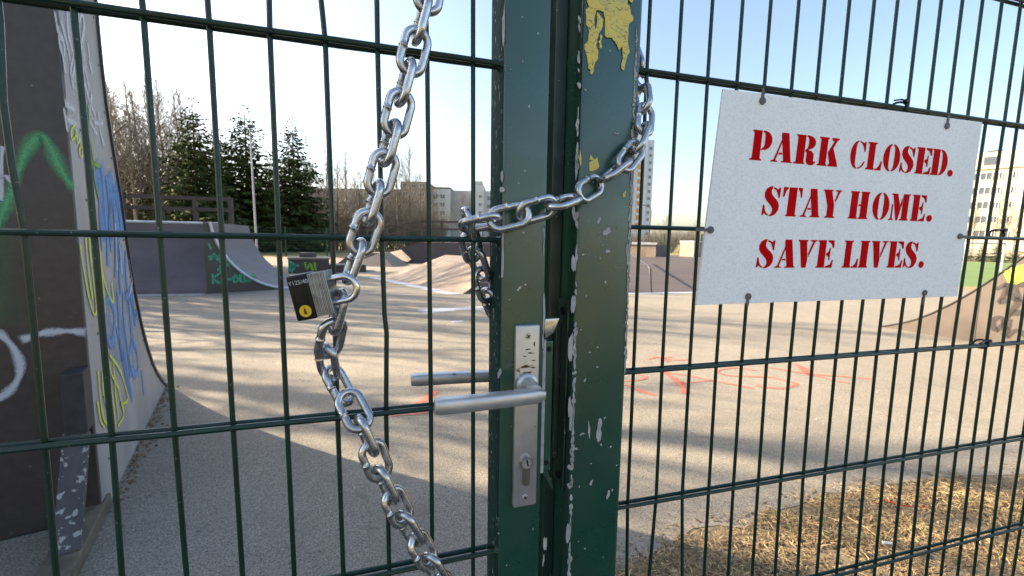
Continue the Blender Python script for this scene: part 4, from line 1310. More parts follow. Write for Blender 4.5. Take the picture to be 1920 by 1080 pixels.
# block at the back
c0 = at(1229, 486, 18.0); c0[2] = .05
t = thing('start_block', 'pale wooden block with a white edge at the back, right of the post', 'box', fl(c0))
zt = at(1229, 459, 18.0)[2]
lf, rg = nrm(V(-1, .55, 0)), nrm(V(1, .75, 0))
b = MB(); b.box(fl(c0), lf * 3, V(0, 0, zt), nrm(np.cross(lf, V(0, 0, 1))) * -.05 if False else V(.02, .05, 0)); b.build('front_board', M['tan_surface'], t)
b = MB(); b.prism([fl(c0) + V(.03, .02, 0), fl(c0) + rg * 1.1, fl(c0) + rg * .7 + V(0, 0, zt), fl(c0) + V(.03, .02, zt)], V(-.02, .05, 0)); b.build('side_board', M['purple_panel'], t)
b = MB(); b.box(fl(c0) + V(0, -.05, zt + .004), lf * 3, V(.06, .12, 0), V(0, 0, .09)); b.build('edge_strip', M['coping'], t)
c0 = at(1300, 486, 19.0); zt = at(1300, 454, 19)[2]
t = thing('start_block', 'tall pale board standing just left of the sign in the distance', 'box', fl(c0))
b = MB(); b.box(fl(c0), V(1.6, .2, 0), V(-.3, .8, 0), V(0, 0, zt)); b.build('board', M['tan_surface'], t)
b = MB(); b.box(fl(c0) + V(-.02, -.02, zt + .003), V(1.64, .2, 0), V(-.3, .84, 0), V(0, 0, .05)); b.build('edge_strip', M['coping'], t)
# ramp at the right edge
q0_, q1_ = gnd(1650, 613), gnd(1822, 641)
rd2 = nrm(q1_ - q0_)
rn2 = nrm(np.cross(rd2, V(0, 0, 1))); rn2 = rn2 if rn2[0] < 0 else -rn2
t = thing('brown_ramp', 'brown ramp with yellow and dark scribbles at the right edge', 'ramp', q1_)
pf = []
for x, y in [(1650, 613), (1690, 606), (1720, 598), (1750, 586), (1785, 569), (1820, 549), (1850, 530), (1880, 509), (1910, 488), (1940, 466)]:
    p = onplane(x, y, q0_, rn2)
    pf.append(((p - q0_) @ rd2, max(p[2], .004)))
e = pf[-1]
rr = lambda s, z, q=0.: q0_ + rd2 * s + V(0, 0, z) - rn2 * q
m_s = (onplane(1832, 600, q0_, rn2) - q0_) @ rd2
zi = lambda s: float(np.interp(s, [p[0] for p in pf], [p[1] for p in pf]))
lo_ = [p for p in pf if p[0] < m_s]
hi_ = [p for p in pf if p[0] > m_s]
b = MB(); b.prism([rr(*p) for p in lo_] + [rr(m_s - .003, zi(m_s)), rr(m_s - .003, 0)], -rn2 * .02); b.build('side_panel', M['side_brown'], t)
b = MB(); b.prism([rr(m_s + .003, 0), rr(m_s + .003, zi(m_s))] + [rr(*p) for p in hi_] + [rr(e[0] + .8, e[1]), rr(e[0] + .8, 0)], -rn2 * .02); b.build('side_panel', M['side_brown'], t)
n = len(pf)
b = MB(); b.add([rr(s, z + .012, q) for q in (-.015, 3.0) for s, z in pf] + [rr(s, z - .004, q) for q in (-.015, 3.0) for s, z in pf], [(i, i + 1, n + i + 1, n + i) for i in range(n - 1)] + [(i + 1, i, 2 * n + i, 2 * n + i + 1) for i in range(n - 1)]); b.build('riding_surface', M['brown_panel'], t)
b = MB(); b.box(rr(e[0], e[1] - .03, .02), rd2 * .8, -rn2 * 2.9, V(0, 0, .028)); b.build('deck', M['tan_surface'], t)
b = MB(); b.box(rr(e[0] + .8, 0, 0), rd2 * .02, -rn2 * 3, V(0, 0, e[1])); b.build('back_panel', M['purple_panel'], t)
cr = lambda x, y: (1640 + x / 2.4536, 240 + y / 2.4536)
strokes('spray_stroke', [[(570, 735), (610, 722), (600, 760), (570, 800), (600, 795)], [(640, 700), (620, 760), (660, 790), (650, 730), (690, 720)], [(660, 800), (610, 870), (560, 930), (540, 890), (580, 870), (600, 920)], [(615, 890), (600, 960), (650, 930), (690, 950)], [(640, 850), (680, 850)]], .085, 'sp_dark', t, q0_, rn2, .006, 4, cr)
strokes('spray_stroke', [[(620, 680), (640, 705), (670, 700), (700, 680)], [(650, 650), (690, 640)]], .10, 'sp_yellow', t, q0_, rn2, .006, 4, cr)
strokes('spray_stroke', [[(660, 665), (700, 650)]], .22, 'sp_yellow', t, q0_, rn2, .007, 4, cr)
b = MB(); b.box(gnd(1905, 652) + V(0, 0, .004), V(1.2, -.3, 0), V(.1, .35, 0), V(0, 0, .06)); o = b.build('loose_board', M['brown_panel']); tag(o, 'dark board lying on the ground at the right edge', 'board')

# ------------------------------------------------------------------ trees
def seg_mesh(name, segs, mats, nside=3):
    """segs: (p0, p1, r0, r1, material index)"""
    A = np.array([s[0] for s in segs]); Bp = np.array([s[1] for s in segs])
    r0 = np.array([s[2] for s in segs]); r1 = np.array([s[3] for s in segs])
    t = Bp - A
    t /= np.maximum(np.linalg.norm(t, axis=1, keepdims=True), 1e-9)
    ref = np.where(np.abs(t[:, 2:3]) < .9, np.array([[0, 0, 1.]]), np.array([[1., 0, 0]]))
    u = np.cross(t, ref); u /= np.linalg.norm(u, axis=1, keepdims=True)
    v_ = np.cross(t, u)
    n = len(segs)
    Vt = np.zeros((n, 2 * nside, 3))
    for j in range(nside):
        a = 2 * math.pi * j / nside
        o = u * math.cos(a) + v_ * math.sin(a)
        Vt[:, j] = A + o * r0[:, None]
        Vt[:, nside + j] = Bp + o * r1[:, None]
    F = np.array([[j, (j + 1) % nside, nside + (j + 1) % nside, nside + j] for j in range(nside)])
    F = (F[None] + (np.arange(n) * 2 * nside)[:, None, None]).reshape(-1, 4)
    me = bpy.data.meshes.new(name)
    me.from_pydata(Vt.reshape(-1, 3).tolist(), [], F.tolist())
    for m_ in mats: me.materials.append(m_)
    me.polygons.foreach_set('use_smooth', [True] * len(me.polygons))
    me.update()
    return me


def bare_tree(seed, h, nb=30, spread=.30, rise=50, sub=6, tw=5, r0=.11, trunk=None, droop=0.):
    rg_ = random.Random(seed)
    tr_, cr_ = [], []
    P = [V(0, 0, -.05)]
    lean = V(rg_.uniform(-.04, .04), rg_.uniform(-.04, .04), 0)
    K = 12
    for i in range(K):
        P.append(P[-1] + V(rg_.uniform(-.02, .02) * h / K * 3, rg_.uniform(-.02, .02) * h / K * 3, h / K) + lean * h / K)
    rad = lambda t: r0 * (1 - t) ** .8 + .012
    for i in range(K):
        tr_.append((P[i], P[i + 1], rad(i / K), rad((i + 1) / K)))

    def tp(t):
        x = t * K; i = min(int(x), K - 1)
        return P[i] + (P[i + 1] - P[i]) * (x - i)

    def limb(p, d, L, r, lev, ns):
        pts = [p]
        for i in range(ns):
            d = nrm(d + V(rg_.uniform(-.22, .22), rg_.uniform(-.22, .22), rg_.uniform(-.05, .22) - droop * (i / ns) * (lev > 0)))
            pts.append(pts[-1] + d * L / ns)
        for i in range(ns):
            cr_.append((pts[i], pts[i + 1], r * (1 - i / ns * .7), r * (1 - (i + 1) / ns * .7)))
        if lev < 2:
            m_ = sub if lev == 0 else tw
            for j in range(m_):
                t = (j + 1.2) / (m_ + .6)
                x = t * ns; i = min(int(x), ns - 1)
                q = pts[i] + (pts[i + 1] - pts[i]) * (x - i)
                ax = nrm(pts[i + 1] - pts[i])
                side = nrm(np.cross(ax, V(rg_.gauss(0, 1), rg_.gauss(0, 1), rg_.gauss(0, 1))))
                limb(q, nrm(ax * .75 + side * .7 + V(0, 0, .15)), L * rg_.uniform(.32, .5) * (1.1 - t * .5), max(r * .45, .008), lev + 1, 3 if lev == 0 else 2)
    for b_ in range(nb):
        t = .22 + .76 * (b_ + rg_.random()) / nb
        az = b_ * 2.4 + rg_.uniform(-.5, .5)
        el = R(rise + rg_.uniform(-14, 14) + 18 * t)
        d = V(math.cos(az) * math.cos(el), math.sin(az) * math.cos(el), math.sin(el))
        limb(tp(t), d, h * spread * (1.12 - t) * rg_.uniform(.75, 1.2), max(rad(t) * .42, .012), 0, 4)
    return seg_mesh('trunk', tr_, [trunk or M['bark']], 7), seg_mesh('crown', cr_, [M['twig']])


def spruce_mesh(seed, h, rmax, mat, levels=46):
    rg_ = random.Random(seed)
    tr_ = [(V(0, 0, -.05), V(0, 0, h * .5), .16, .09), (V(0, 0, h * .5), V(0, 0, h * .99), .09, .012)]
    vs2, fs = [], []
    for i in range(levels):
        t = .04 + .95 * i / levels
        z = h * t
        rr = rmax * (1 - t) ** .85 * (.80 + .34 * rg_.random()) + .03
        nb = 10 if t < .7 else (7 if t < .88 else 4)
        for k in range(nb):
            az = k * 2 * math.pi / nb + rg_.uniform(-.35, .35) + i * .7
            L = rr * rg_.uniform(.5, 1.3)
            el = R(8 - 26 * (1 - t) + rg_.uniform(-8, 8)) if t < .93 else R(15)
            d = V(math.cos(az) * math.cos(el), math.sin(az) * math.cos(el), math.sin(el))
            sdv = V(-math.sin(az), math.cos(az), 0)
            tr_.append((V(0, 0, z), V(0, 0, z) + d * L * .9, .03 * (1 - t) + .006, .004))
            ns = max(3 if t < .88 else 1, int(L / .22))
            for j in range(ns):
                q = V(0, 0, z) + d * L * (j + .9) / ns + V(0, 0, .12 * L * ((j + 1) / ns) ** 2)
                for m_ in (-1, 0, 1):
                    ln = rg_.uniform(.30, .66) * (1 if m_ else .8) * (.30 + .75 * (1 - t) ** .6)
                    dr = nrm(d * .7 + sdv * m_ * rg_.uniform(.6, 1.1) + V(0, 0, rg_.uniform(-.75, .05)))
                    wv_ = nrm(np.cross(dr, V(rg_.gauss(0, 1), rg_.gauss(0, 1), rg_.gauss(0, 1.6)))) * rg_.uniform(.05, .13) * (.5 + .6 * (1 - t))
                    k0 = len(vs2)
                    vs2 += [tuple(q - wv_ * .5), tuple(q + dr * ln * .55 - wv_), tuple(q + dr * ln), tuple(q + dr * ln * .5 + wv_)]
                    fs += [(k0, k0 + 1, k0 + 2, k0 + 3)]
    me = bpy.data.meshes.new('crown')
    me.from_pydata(vs2, [], fs)
    me.materials.append(mat)
    me.update()
    return seg_mesh('trunk', tr_, [M['bark']], 5), me


def plant(name, label, cat, meshes, loc, h0, h, rz, wide=1., group=None):
    t = thing(name, label, cat, loc, group)
    t.rotation_euler = (0, 0, rz)
    t.scale = (h / h0 * wide, h / h0 * wide, h / h0)
    for me, nm in zip(meshes, ('trunk', 'crown')):
        o = bpy.data.objects.new(nm, me); C.objects.link(o); o.parent = t
    return t


SP = [spruce_mesh(s, 10, r_, M['needle']) for s, r_ in ((1, 3.0), (2, 2.7), (3, 3.2))]
SPB = spruce_mesh(9, 10, 2.6, M['needle_blue'], 24)
BT = [bare_tree(16, 10, 24, .42, 44, sub=6, tw=5, r0=.19)] + [bare_tree(11, 10, 44, .40, 46, sub=7, tw=6, trunk=M['birch'], r0=.10, droop=.12), bare_tree(12, 10, 38, .44, 42, sub=7, tw=6, trunk=M['birch'], r0=.11, droop=.15), bare_tree(13, 10, 32, .48, 38, sub=7, tw=6, r0=.12), bare_tree(14, 10, 46, .36, 50, sub=7, tw=6, trunk=M['birch'], r0=.09, droop=.1), bare_tree(15, 10, 34, .48, 44, sub=7, tw=6, r0=.10)]
GS = 'spruces behind the skate park'
for i, (x, ytop, Y, w_, lb) in enumerate([
        (376, 196, 33, 1.0, 'tall dark spruce just left of the widest gap in the treetops'), (424, 252, 37, .9, 'shorter spruce between the tall left spruce and the lamp pole'),
        (470, 208, 38, 1.05, 'tall dark spruce directly behind the tall lamp pole'), (556, 234, 40, 1.05, 'pointed sunlit spruce right of the lamp pole'),
        (300, 290, 42, 1.1, 'spruce half hidden among bare birches near the left ramp'), (240, 300, 44, 1.1, 'leftmost spruce showing beside the tall ramp edge'), (338, 300, 45, 1.0, 'spruce standing behind the wooden rails of the quarter pipe'),
        (512, 330, 46, 1.0, 'low spruce in the gap between the two pointed spruces')]):
    p = at(x, 470, Y); p[2] = 0
    h = at(x, ytop, Y)[2]
    plant('spruce_tree', lb, 'tree', SP[i % 3], p, 10, h * 1.07, i * 1.3, w_ * .97, GS)
GB = 'bare trees behind the skate park'
left = [(186, 165, 42, 1), (226, 150, 46, 0), (248, 200, 48, 4), (290, 160, 47, 1), (334, 190, 49, 4), (198, 150, 36, 0), (214, 190, 40, 3), (236, 165, 39, 1), (258, 140, 37, 0), (278, 175, 43, 3), (302, 138, 38, 3), (322, 150, 41, 1), (345, 165, 44, 0), (362, 175, 46, 3), (402, 230, 46, 1)]
for i, (x, ytop, Y, k) in enumerate(sorted(left)):
    p = at(x, 470, Y); p[2] = 0
    nth = ['leftmost', 'second', 'third', 'fourth', 'fifth', 'sixth', 'seventh', 'eighth', 'ninth', 'tenth', 'eleventh', 'twelfth', 'thirteenth', 'fourteenth', 'fifteenth'][i]
    plant('birch_tree', f'{nth} bare birch from the left' + (' beside the tall ramp' if i < 2 else ' above the railed quarter pipe') if i else 'leftmost bare birch, right against the tall ramp edge', 'tree', BT[k + 1], p, 10, at(x, ytop, Y)[2], i * 2.1, 1.0, GB)
right = [(445, 262, 48, 1), (500, 290, 50, 4), (530, 300, 52, 2), (575, 290, 43, 0), (590, 300, 44, 2), (612, 272, 50, 4), (632, 300, 46, 2), (650, 285, 55, 1), (668, 320, 47, 4), (700, 310, 50, 2), (724, 330, 44, 4), (748, 262, 47, 3), (770, 275, 49, 0), (786, 330, 45, 2), (815, 350, 60, 4), (870, 365, 62, 2)]
lbs = ['bare treetop between the short spruce and the lamp pole', 'bare treetop just right of the lamp pole', 'bare treetop touching the left side of the pointed spruce', 'bare tree touching the right side of the pointed spruce', 'first free standing bare tree right of the pointed spruce', 'second bare tree right of the pointed spruce', 'third bare tree right of the pointed spruce', 'bare tree behind the gap just left of the hanging chain', 'low bare tree behind the hanging chain above the padlock', 'bare tree just right of the hanging chain', 'low spreading bare tree between chain and slender pair', 'slender bare tree, left one of the tall pair right of the chain', 'slender bare tree, right one of the tall pair right of the chain', 'low bare tree in front of the brown block end', 'small bare tree before the white windowed block', 'small bare tree before the blank grey gable']
for i, (x, ytop, Y, k) in enumerate(right):
    p = at(x, 470, Y); p[2] = 0
    plant('bare_tree', lbs[i], 'tree', BT[k + 1], p, 10, at(x, ytop, Y)[2], i * 1.7, 1.05, GB)
# brown thicket behind, a mass of shrubs nobody could count
def thicket(name, label, xs, Y0, Y1, hh, n, seed):
    rg_ = random.Random(seed)
    sg = []
    for _ in range(n):
        x = rg_.uniform(*xs); Y = rg_.uniform(Y0, Y1)
        p = at(x, 470, Y); p[2] = 0
        hgt = hh * rg_.uniform(.5, 1.1)
        for _k in range(5):
            d = nrm(V(rg_.uniform(-.5, .5), rg_.uniform(-.5, .5), 1))
            q = p + d * hgt * rg_.uniform(.4, .7)
            sg.append((p, q, .03, .02))
            for _j in range(6):
                d2 = nrm(d + V(rg_.uniform(-.9, .9), rg_.uniform(-.9, .9), rg_.uniform(-.1, .7)))
                e_ = q + d2 * hgt * rg_.uniform(.2, .45)
                sg.append((p + (q - p) * rg_.uniform(.4, 1), e_, .014, .006))
                sg.append((e_, e_ + nrm(d2 + V(rg_.uniform(-.8, .8), rg_.uniform(-.8, .8), .2)) * hgt * .18, .010, .005))
    o = link(name, seg_mesh(name, sg, [M['twig']]), None)
    return tag(o, label, 'shrubs', kind='stuff')
thicket('thicket', 'brown leafless thicket filling the ground behind the bare trees', (540, 830), 44, 62, 5.2, 240, 5)
thicket('thicket', 'brown leafless scrub far behind the low ramps right of the post', (1180, 1420), 60, 80, 3.6, 110, 6)
thicket('thicket', 'leafless undergrowth below the birches left', (180, 540), 40, 52, 4.6, 190, 8)
for i, (x, ytop, Y, lb) in enumerate([(1250, 405, 75, 'small bare tree between the tower and the sign, left one'), (1305, 412, 80, 'small bare tree just left of the sign edge')]):
    p = at(x, 470, Y); p[2] = 0
    plant('bare_tree', lb, 'tree', BT[3 + i * 2], p, 10, at(x, ytop, Y)[2], i * 2., 1.2, GB)
# row of bluish spruces and bare trees at the right edge
for i, (x, ytop, Y, lb) in enumerate([(1812, 452, 46, 'bluish spruce nearest the sign, in the row below the beige block'), (1842, 452, 45, 'second bluish spruce from the sign below the beige block'), (1872, 446, 44, 'third bluish spruce from the sign below the beige block'), (1905, 452, 43, 'bluish spruce at the right picture edge')]):
    p = at(x, 470, Y); p[2] = 0
    plant('spruce_tree', lb, 'tree', SPB, p, 10, at(x, ytop, Y)[2], i * 1.1, 1.5, 'bluish spruces at the field')
for i, (x, ytop, Y, lb) in enumerate([(1822, 375, 50, 'bare tree against the beige block nearest the sign'), (1868, 350, 52, 'tall bare tree in the middle of the beige block'), (1900, 390, 50, 'bare tree before the beige block at the right edge')]):
    p = at(x, 470, Y); p[2] = 0
    plant('bare_tree', lb, 'tree', BT[(1, 4, 2)[i]], p, 10, at(x, ytop, Y)[2], i * 2.2, .9, GB)
# the wood goes on to the left, out of view behind the tall ramp; its shade falls across the park
for i, (x, y, h, k) in enumerate([(-13.5, 6.55, 11, 0), (-13.8, 8.3, 7.2, 0), (-14.4, 9.3, 8.2, 0), (-15.0, 10.6, 9.5, 0), (-15.5, 7.5, 7.4, 0), (-17, 12.4, 12, 2), (-17.5, 10.2, 9.4, 0), (-19, 14.2, 12, 0), (-20, 12.0, 12, 0), (-21, 17, 13, 4), (-17.5, 15.8, 11, 0), (-23, 13.5, 12, 0), (-13.0, 4.7, 9, 0)]):
    t = plant('bare_tree', 'bare tree hidden behind the tall ramp, shading the concrete', 'tree', BT[k], V(x, y, 0), 10, h, i * 1.9, 1.0, 'trees out of view to the left')
for i, (x, y, h) in enumerate([(-24, 19, 12), (-26, 15.5, 13), (-22, 20.5, 11)]):
    plant('spruce_tree', 'spruce hidden behind the tall ramp, shading the concrete', 'tree', SP[i], V(x, y, 0), 10, h, i, 1, 'spruces out of view to the left')

# ------------------------------------------------------------------ lamp poles and far fence
t = thing('lamp_pole', 'tall thin grey lamp pole in front of the dark spruces', 'lamp', fl(gnd(482, 480)))
p = fl(gnd(482, 480)); tp_ = at(475, 238, p[1]); tp_[0] = p[0] - .1
b = MB(); b.tube([p, p + V(0, 0, 1.2), tp_], .1, 10, rs=[.085, .07, .045]); b.build('pole', M['lamp'], t, smooth=True)
b = MB(); b.cbox(tp_ + V(.10, -.08, 0), .34, .16, .2); b.build('floodlight', M['steel_rail'], t, bevel=.02)
t = thing('street_lamp', 'distant street lamp with curved arm right of the post', 'lamp', fl(at(1213, 485, 70)))
p = fl(at(1213, 485, 70)); q = at(1231, 396, 70); q[0] = p[0] + .3
b = MB(); b.tube([p, q, q + V(-.2, 0, .5), q + V(-1.0, 0, .9), q + V(-1.6, 0, .95)], .08, 8, rs=[.14, .08, .06, .06, .05]); b.build('pole', M['rail_wood'], t, smooth=True)
b = MB(); b.cbox(q + V(-1.9, 0, .93), .8, .28, .16); b.build('lamp_head', M['steel_rail'], t, bevel=.03)


def far_fence(label, a, c_, h, n):
    t = thing('mesh_fence', label, 'fence', a)
    d = c_ - a
    for i in range(n + 1):
        b = MB(); b.cbox(a + d * i / n + V(0, 0, h / 2), .07, .07, h); b.build('post', M['post_green'], t)
    b = MB()
    L = np.linalg.norm(d)
    for z in np.arange(.1, h + .01, .2):
        b.tube([a + V(0, 0, z), c_ + V(0, 0, z)], .008, 3)
    for s_ in np.arange(0, L, .1):
        b.tube([a + d * s_ / L, a + d * s_ / L + V(0, 0, h)], .004, 3)
    tag(b.build('mesh', M['post_green'], t), kind='stuff')
far_fence('dark green mesh fence behind the red court left', V(-40, 27, 0), V(3.2, 32.5, 0), 2.0, 16)
far_fence('green mesh fence behind the low ramps right of the post', V(3.3, 32.5, 0), V(21, 30, 0), 2.0, 7)

# ------------------------------------------------------------------ buildings
def windows(parent, o, u, nn, w_, h, rows, fw, fh, sub=True, mat='glass'):
    """alike windows on a facade: frame with a pane set back; meshes are shared"""
    key = (round(fw, 2), round(fh, 2), tuple(np.round(u, 3)))
    b = MB()
    fr_ = .12
    for (a0, a1, z0, z1) in ((0, fw, 0, fr_), (0, fw, fh - fr_, fh), (0, fr_, fr_, fh - fr_), (fw - fr_, fw, fr_, fh - fr_), (fw * .5 - .05, fw * .5 + .05, fr_, fh - fr_)):
        b.box(u * a0 + V(0, 0, z0) + nn * .01, u * (a1 - a0), V(0, 0, z1 - z0), nn * .10)
    fm = b.mesh('window')
    fm.materials.append(M['frame'])
    b = MB(); b.quad(u * 0 + nn * .03, u * fw + nn * .03, u * fw + V(0, 0, fh) + nn * .03, V(0, 0, fh) + nn * .03)
    pmesh = b.mesh('pane')
    pmesh.materials.append(M[mat])
    for (x, z) in rows:
        wdo = link('window', fm, None, parent, Matrix.Translation((o + u * x + V(0, 0, z)).tolist()))
        pn_ = bpy.data.objects.new('pane', pmesh); C.objects.link(pn_); pn_.parent = wdo


def slab(parent, name, x0, x1, ytop, Y, depth, mat, z0=0., skew=0.):
    a, c_ = at(x0, 470, Y), at(x1, 470, Y + skew)
    zt_ = at(x0, ytop, Y)[2]
    b = MB(); b.box(V(a[0], a[1], z0), V(c_[0] - a[0], c_[1] - a[1], 0), V(0, depth, 0), V(0, 0, zt_ - z0)); b.build(name, mat, parent)
    return V(a[0], a[1], 0), nrm(V(c_[0] - a[0], c_[1] - a[1], 0)), np.linalg.norm(c_[:2] - a[:2]), zt_


YB = 150.
t = thing('apartment_block', 'pale grey panel apartment block left of the gate stile', 'building', fl(at(860, 470, YB)))
o_, u_, L_, z_ = slab(t, 'wall', 806, 843, 353, YB, 14, M['white_wall'])
nn = V(u_[1], -u_[0], 0)
windows(t, o_, u_, nn, L_, z_, [(L_ * f_, z) for f_ in (.16, .52) for z in np.arange(1.6, z_ - 2, 2.75)], 1.7, 1.5)
b = MB(); b.box(o_ - u_ * .2 + V(0, -.25, z_ + .01), u_ * (L_ + .4), V(0, 14.5, 0), V(0, 0, .4)); b.build('parapet', M['roof'], t)
o2, u2, L2, z2 = slab(t, 'gable_wall', 843.6, 884, 357, YB + 3, 12, M['grey_wall'])
o3, u3, L3, z3 = slab(t, 'stair_tower', 884.6, 906, 347, YB + 1, 12, M['white_wall'])
b = MB(); b.box(o3 + u3 * .8 + V(0, 2, z3 + .01), u3 * (L3 - 1.6), V(0, 6, 0), V(0, 0, 1.6)); b.build('roof_hut', M['grey_wall'], t)
windows(t, o3, u3, nn, L3, z3, [(L3 * .55, z) for z in np.arange(2, z3 - 2, 2.75)], 1.2, 1.3)
o4, u4, L4, z4 = slab(t, 'wall', 906.6, 960, 358, YB + 4, 12, M['white_wall'])
windows(t, o4, u4, nn, L4, z4, [(L4 * f_, z) for f_ in (.1, .4, .7) for z in np.arange(1.6, z4 - 2, 2.75)], 1.6, 1.5)
t = thing('apartment_block', 'brown apartment block behind the bare trees left of the chain', 'building', fl(at(740, 470, YB - 8)))
o_, u_, L_, z_ = slab(t, 'wall', 752, 803, 340, YB - 6, 14, M['brown_wall'])
windows(t, o_, u_, nn, L_, z_, [(L_ * f_, z) for f_ in (.08, .38, .68) for z in np.arange(1.6, z_ - 2, 2.75)], 1.8, 1.5)
o_, u_, L_, z_ = slab(t, 'wall', 572, 751, 352, YB - 3, 14, M['brown_wall'])
windows(t, o_, u_, nn, L_, z_, [(L_ * f_, z) for f_ in np.arange(.03, .95, .085) for z in np.arange(1.6, z_ - 2, 2.75)], 1.8, 1.5)
YT = 190.
t = thing('tower_block', 'tall white and pale blue tower with orange balconies right of the post', 'building', fl(at(1190, 470, YT)))
o_, u_, L_, z_ = slab(t, 'wall', 1150, 1206, 252, YT, 14, M['blue_white'])
nn2 = V(u_[1], -u_[0], 0)
for z in np.arange(8.5, z_ - 3, 3.05):
    for fx, fl_ in ((.08, .2), (.36, .2), (.70, .18)):
        b = MB(); b.box(o_ + u_ * L_ * fx + V(0, 0, z) + nn2 * .02, u_ * L_ * fl_, V(0, 0, 1.5), nn2 * .5); o = b.build('balcony', M['orange'], t)
        b = MB(); b.box(o_ + u_ * L_ * (fx - .02) + V(0, 0, z - 1.15) + nn2 * .02, u_ * L_ * (fl_ + .04), V(0, 0, 1.05), nn2 * .7); b.build('balcony_front', M['frame'], t)
o5, u5, L5, z5 = slab(t, 'wing_wall', 1206.4, 1217, 262, YT + 3, 12, M['blue_white'])
windows(t, o5, u5, nn2, L5, z5, [(L5 * .2, z) for z in np.arange(5, z5 - 2, 3.05)], 1.3, 1.5)
YR = 88.
t = thing('apartment_block', 'beige apartment block with small windows at the right edge', 'building', fl(at(1870, 470, YR)))
o_, u_, L_, z_ = slab(t, 'wall', 1790, 1905, 289, YR, 14, M['beige_wall'], skew=-6)
nn3 = V(u_[1], -u_[0], 0)
top = z_ - 3.4
windows(t, o_, u_, nn3, L_, z_, [(L_ * f_, z) for f_ in (.52, .73) for z in np.arange(top - 1.9, 1, -2.75)], .95, 1.35)
windows(t, o_, u_, nn3, L_, z_, [(L_ * f_, z) for f_ in (.02, .27) for z in np.arange(top - 1.9, 1, -2.75)], 1.7, 1.5)
b = MB(); b.box(o_ - u_ * .1 + V(0, 0, top + .2) + nn3 * .02, u_ * (L_ + .2), V(0, 0, .3), nn3 * .25); b.build('cornice', M['beige_wall'], t)
b = MB(); b.box(o_ + u_ * L_ * .30 + V(0, 0, top + 1.0) + nn3 * .02, u_ * 2.1, V(0, 0, 1.5), nn3 * .06); b.build('attic_opening', M['glass'], t)
b = MB(); b.box(o_ + u_ * L_ * .46 + V(0, 1, z_ + .01), u_ * 1.8, V(0, 1, 0), V(0, 0, .35)); b.build('roof_vent', M['roof'], t)
o6, u6, L6, z6 = slab(t, 'balcony_wall', 1906, 2060, 281, YR - 6.4, 13, M['beige_wall'], skew=-8)
for z in np.arange(z6 - 6.2, 1, -2.75):
    for fx in (.03, .36, .69):
        b = MB(); b.box(o6 + u6 * L6 * fx + V(0, 0, z - 1.2) + nn3 * .02, u6 * L6 * .27, V(0, 0, 1.1), nn3 * 1.0); b.build('balcony_front', M['frame'], t)
windows(t, o6, u6, nn3, L6, z6, [(L6 * f_, z) for f_ in (.06, .39, .72) for z in np.arange(z6 - 6.2, 1, -2.75)], 3.4, 1.45)

# goal frame on the field
p = gnd(1806, 508)
t = thing('goal_frame', 'white goal frame on the green field beside the sign', 'goal', p)
for q in (0, 2.2):
    b = MB(); b.tube([p + V(q, 0, 0), p + V(q, 0, 1.6)], .05, 8); b.build('upright', M['frame'], t)
b = MB(); b.tube([p + V(-.05, 0, 1.62), p + V(2.25, 0, 1.62)], .05, 8); b.build('crossbar', M['frame'], t)

# ------------------------------------------------------------------ dry grass and litter by the fence
ex = np.array([p[0] for p in edge]); ey = np.array([p[1] for p in edge])
nr = np.random.default_rng(3)


def blades(name, label, n, mat, ln, wd, flat, dens, seed, zmax=.02, over=.07):
    r_ = np.random.default_rng(seed)
    x = r_.uniform(.35, 4.2, n * 6)
    y = r_.uniform(.75, 3.1, n * 6)
    lim = np.interp(x, ex, ey) + r_.normal(0, over, len(x)) - .01
    # uneven cover
    cl_ = np.sin(x * 7.1 + np.sin(y * 6 + 1) * 2) * np.sin(y * 8.3 + np.sin(x * 4) * 2) + .5 * np.sin(x * 17 + np.sin(y * 13) * 2) * np.sin(y * 19 + np.sin(x * 15) * 2)
    ok = (y < lim) & (y > .55 + .28 * x) & (cl_ + r_.uniform(-1, 1, len(x)) > dens)
    x, y = x[ok][:n], y[ok][:n]
    k = len(x)
    a = r_.uniform(0, 2 * math.pi, k)
    el = np.abs(r_.normal(0, flat, k))
    L = r_.uniform(*ln, k)
    d = np.stack([np.cos(a) * np.cos(el), np.sin(a) * np.cos(el), np.sin(el)], 1)
    s_ = np.stack([-np.sin(a), np.cos(a), r_.normal(0, .4, k)], 1)
    s_ *= (r_.uniform(*wd, k) / 2)[:, None]
    p = np.stack([x, y, r_.uniform(.004, zmax, k)], 1)
    bend = np.stack([r_.normal(0, .2, k), r_.normal(0, .2, k), r_.normal(-.12, .12, k)], 1) * L[:, None]
    md = p + d * (L * .5)[:, None]
    en = p + d * L[:, None] + bend
    en[:, 2] = np.maximum(en[:, 2], .005)
    Vt = np.stack([p - s_, p + s_, md + s_, md - s_, en], 1).reshape(-1, 3)
    i0 = np.arange(k) * 5
    F = [(i, i + 1, i + 2, i + 3) for i in i0.tolist()] + [(i + 3, i + 2, i + 4) for i in i0.tolist()]
    me = bpy.data.meshes.new(name)
    me.from_pydata(Vt.tolist(), [], F)
    me.update()
    return tag(link(name, me, M[mat]), label, 'grass', kind='stuff')


blades('dry_grass', 'pale dry straw lying along the foot of the fence right', 25000, 'leaf', (.012, .055), (.0010, .0028), .22, .10, 1, .012)
blades('leaf_litter', 'brown dead leaves and stalks in the dry grass', 26000, 'leaf2', (.010, .035), (.0025, .008), .3, -.2, 2, .010)
blades('leaf_litter', 'few dead stalks blown from the grass onto the concrete', 900, 'leaf2', (.008, .03), (.002, .006), .2, .3, 12, .006, .22)
blades('fresh_grass', 'short green grass tufts among the straw', 4000, 'leaf3', (.02, .05), (.0012, .0025), .9, .6, 4, .012, .0)
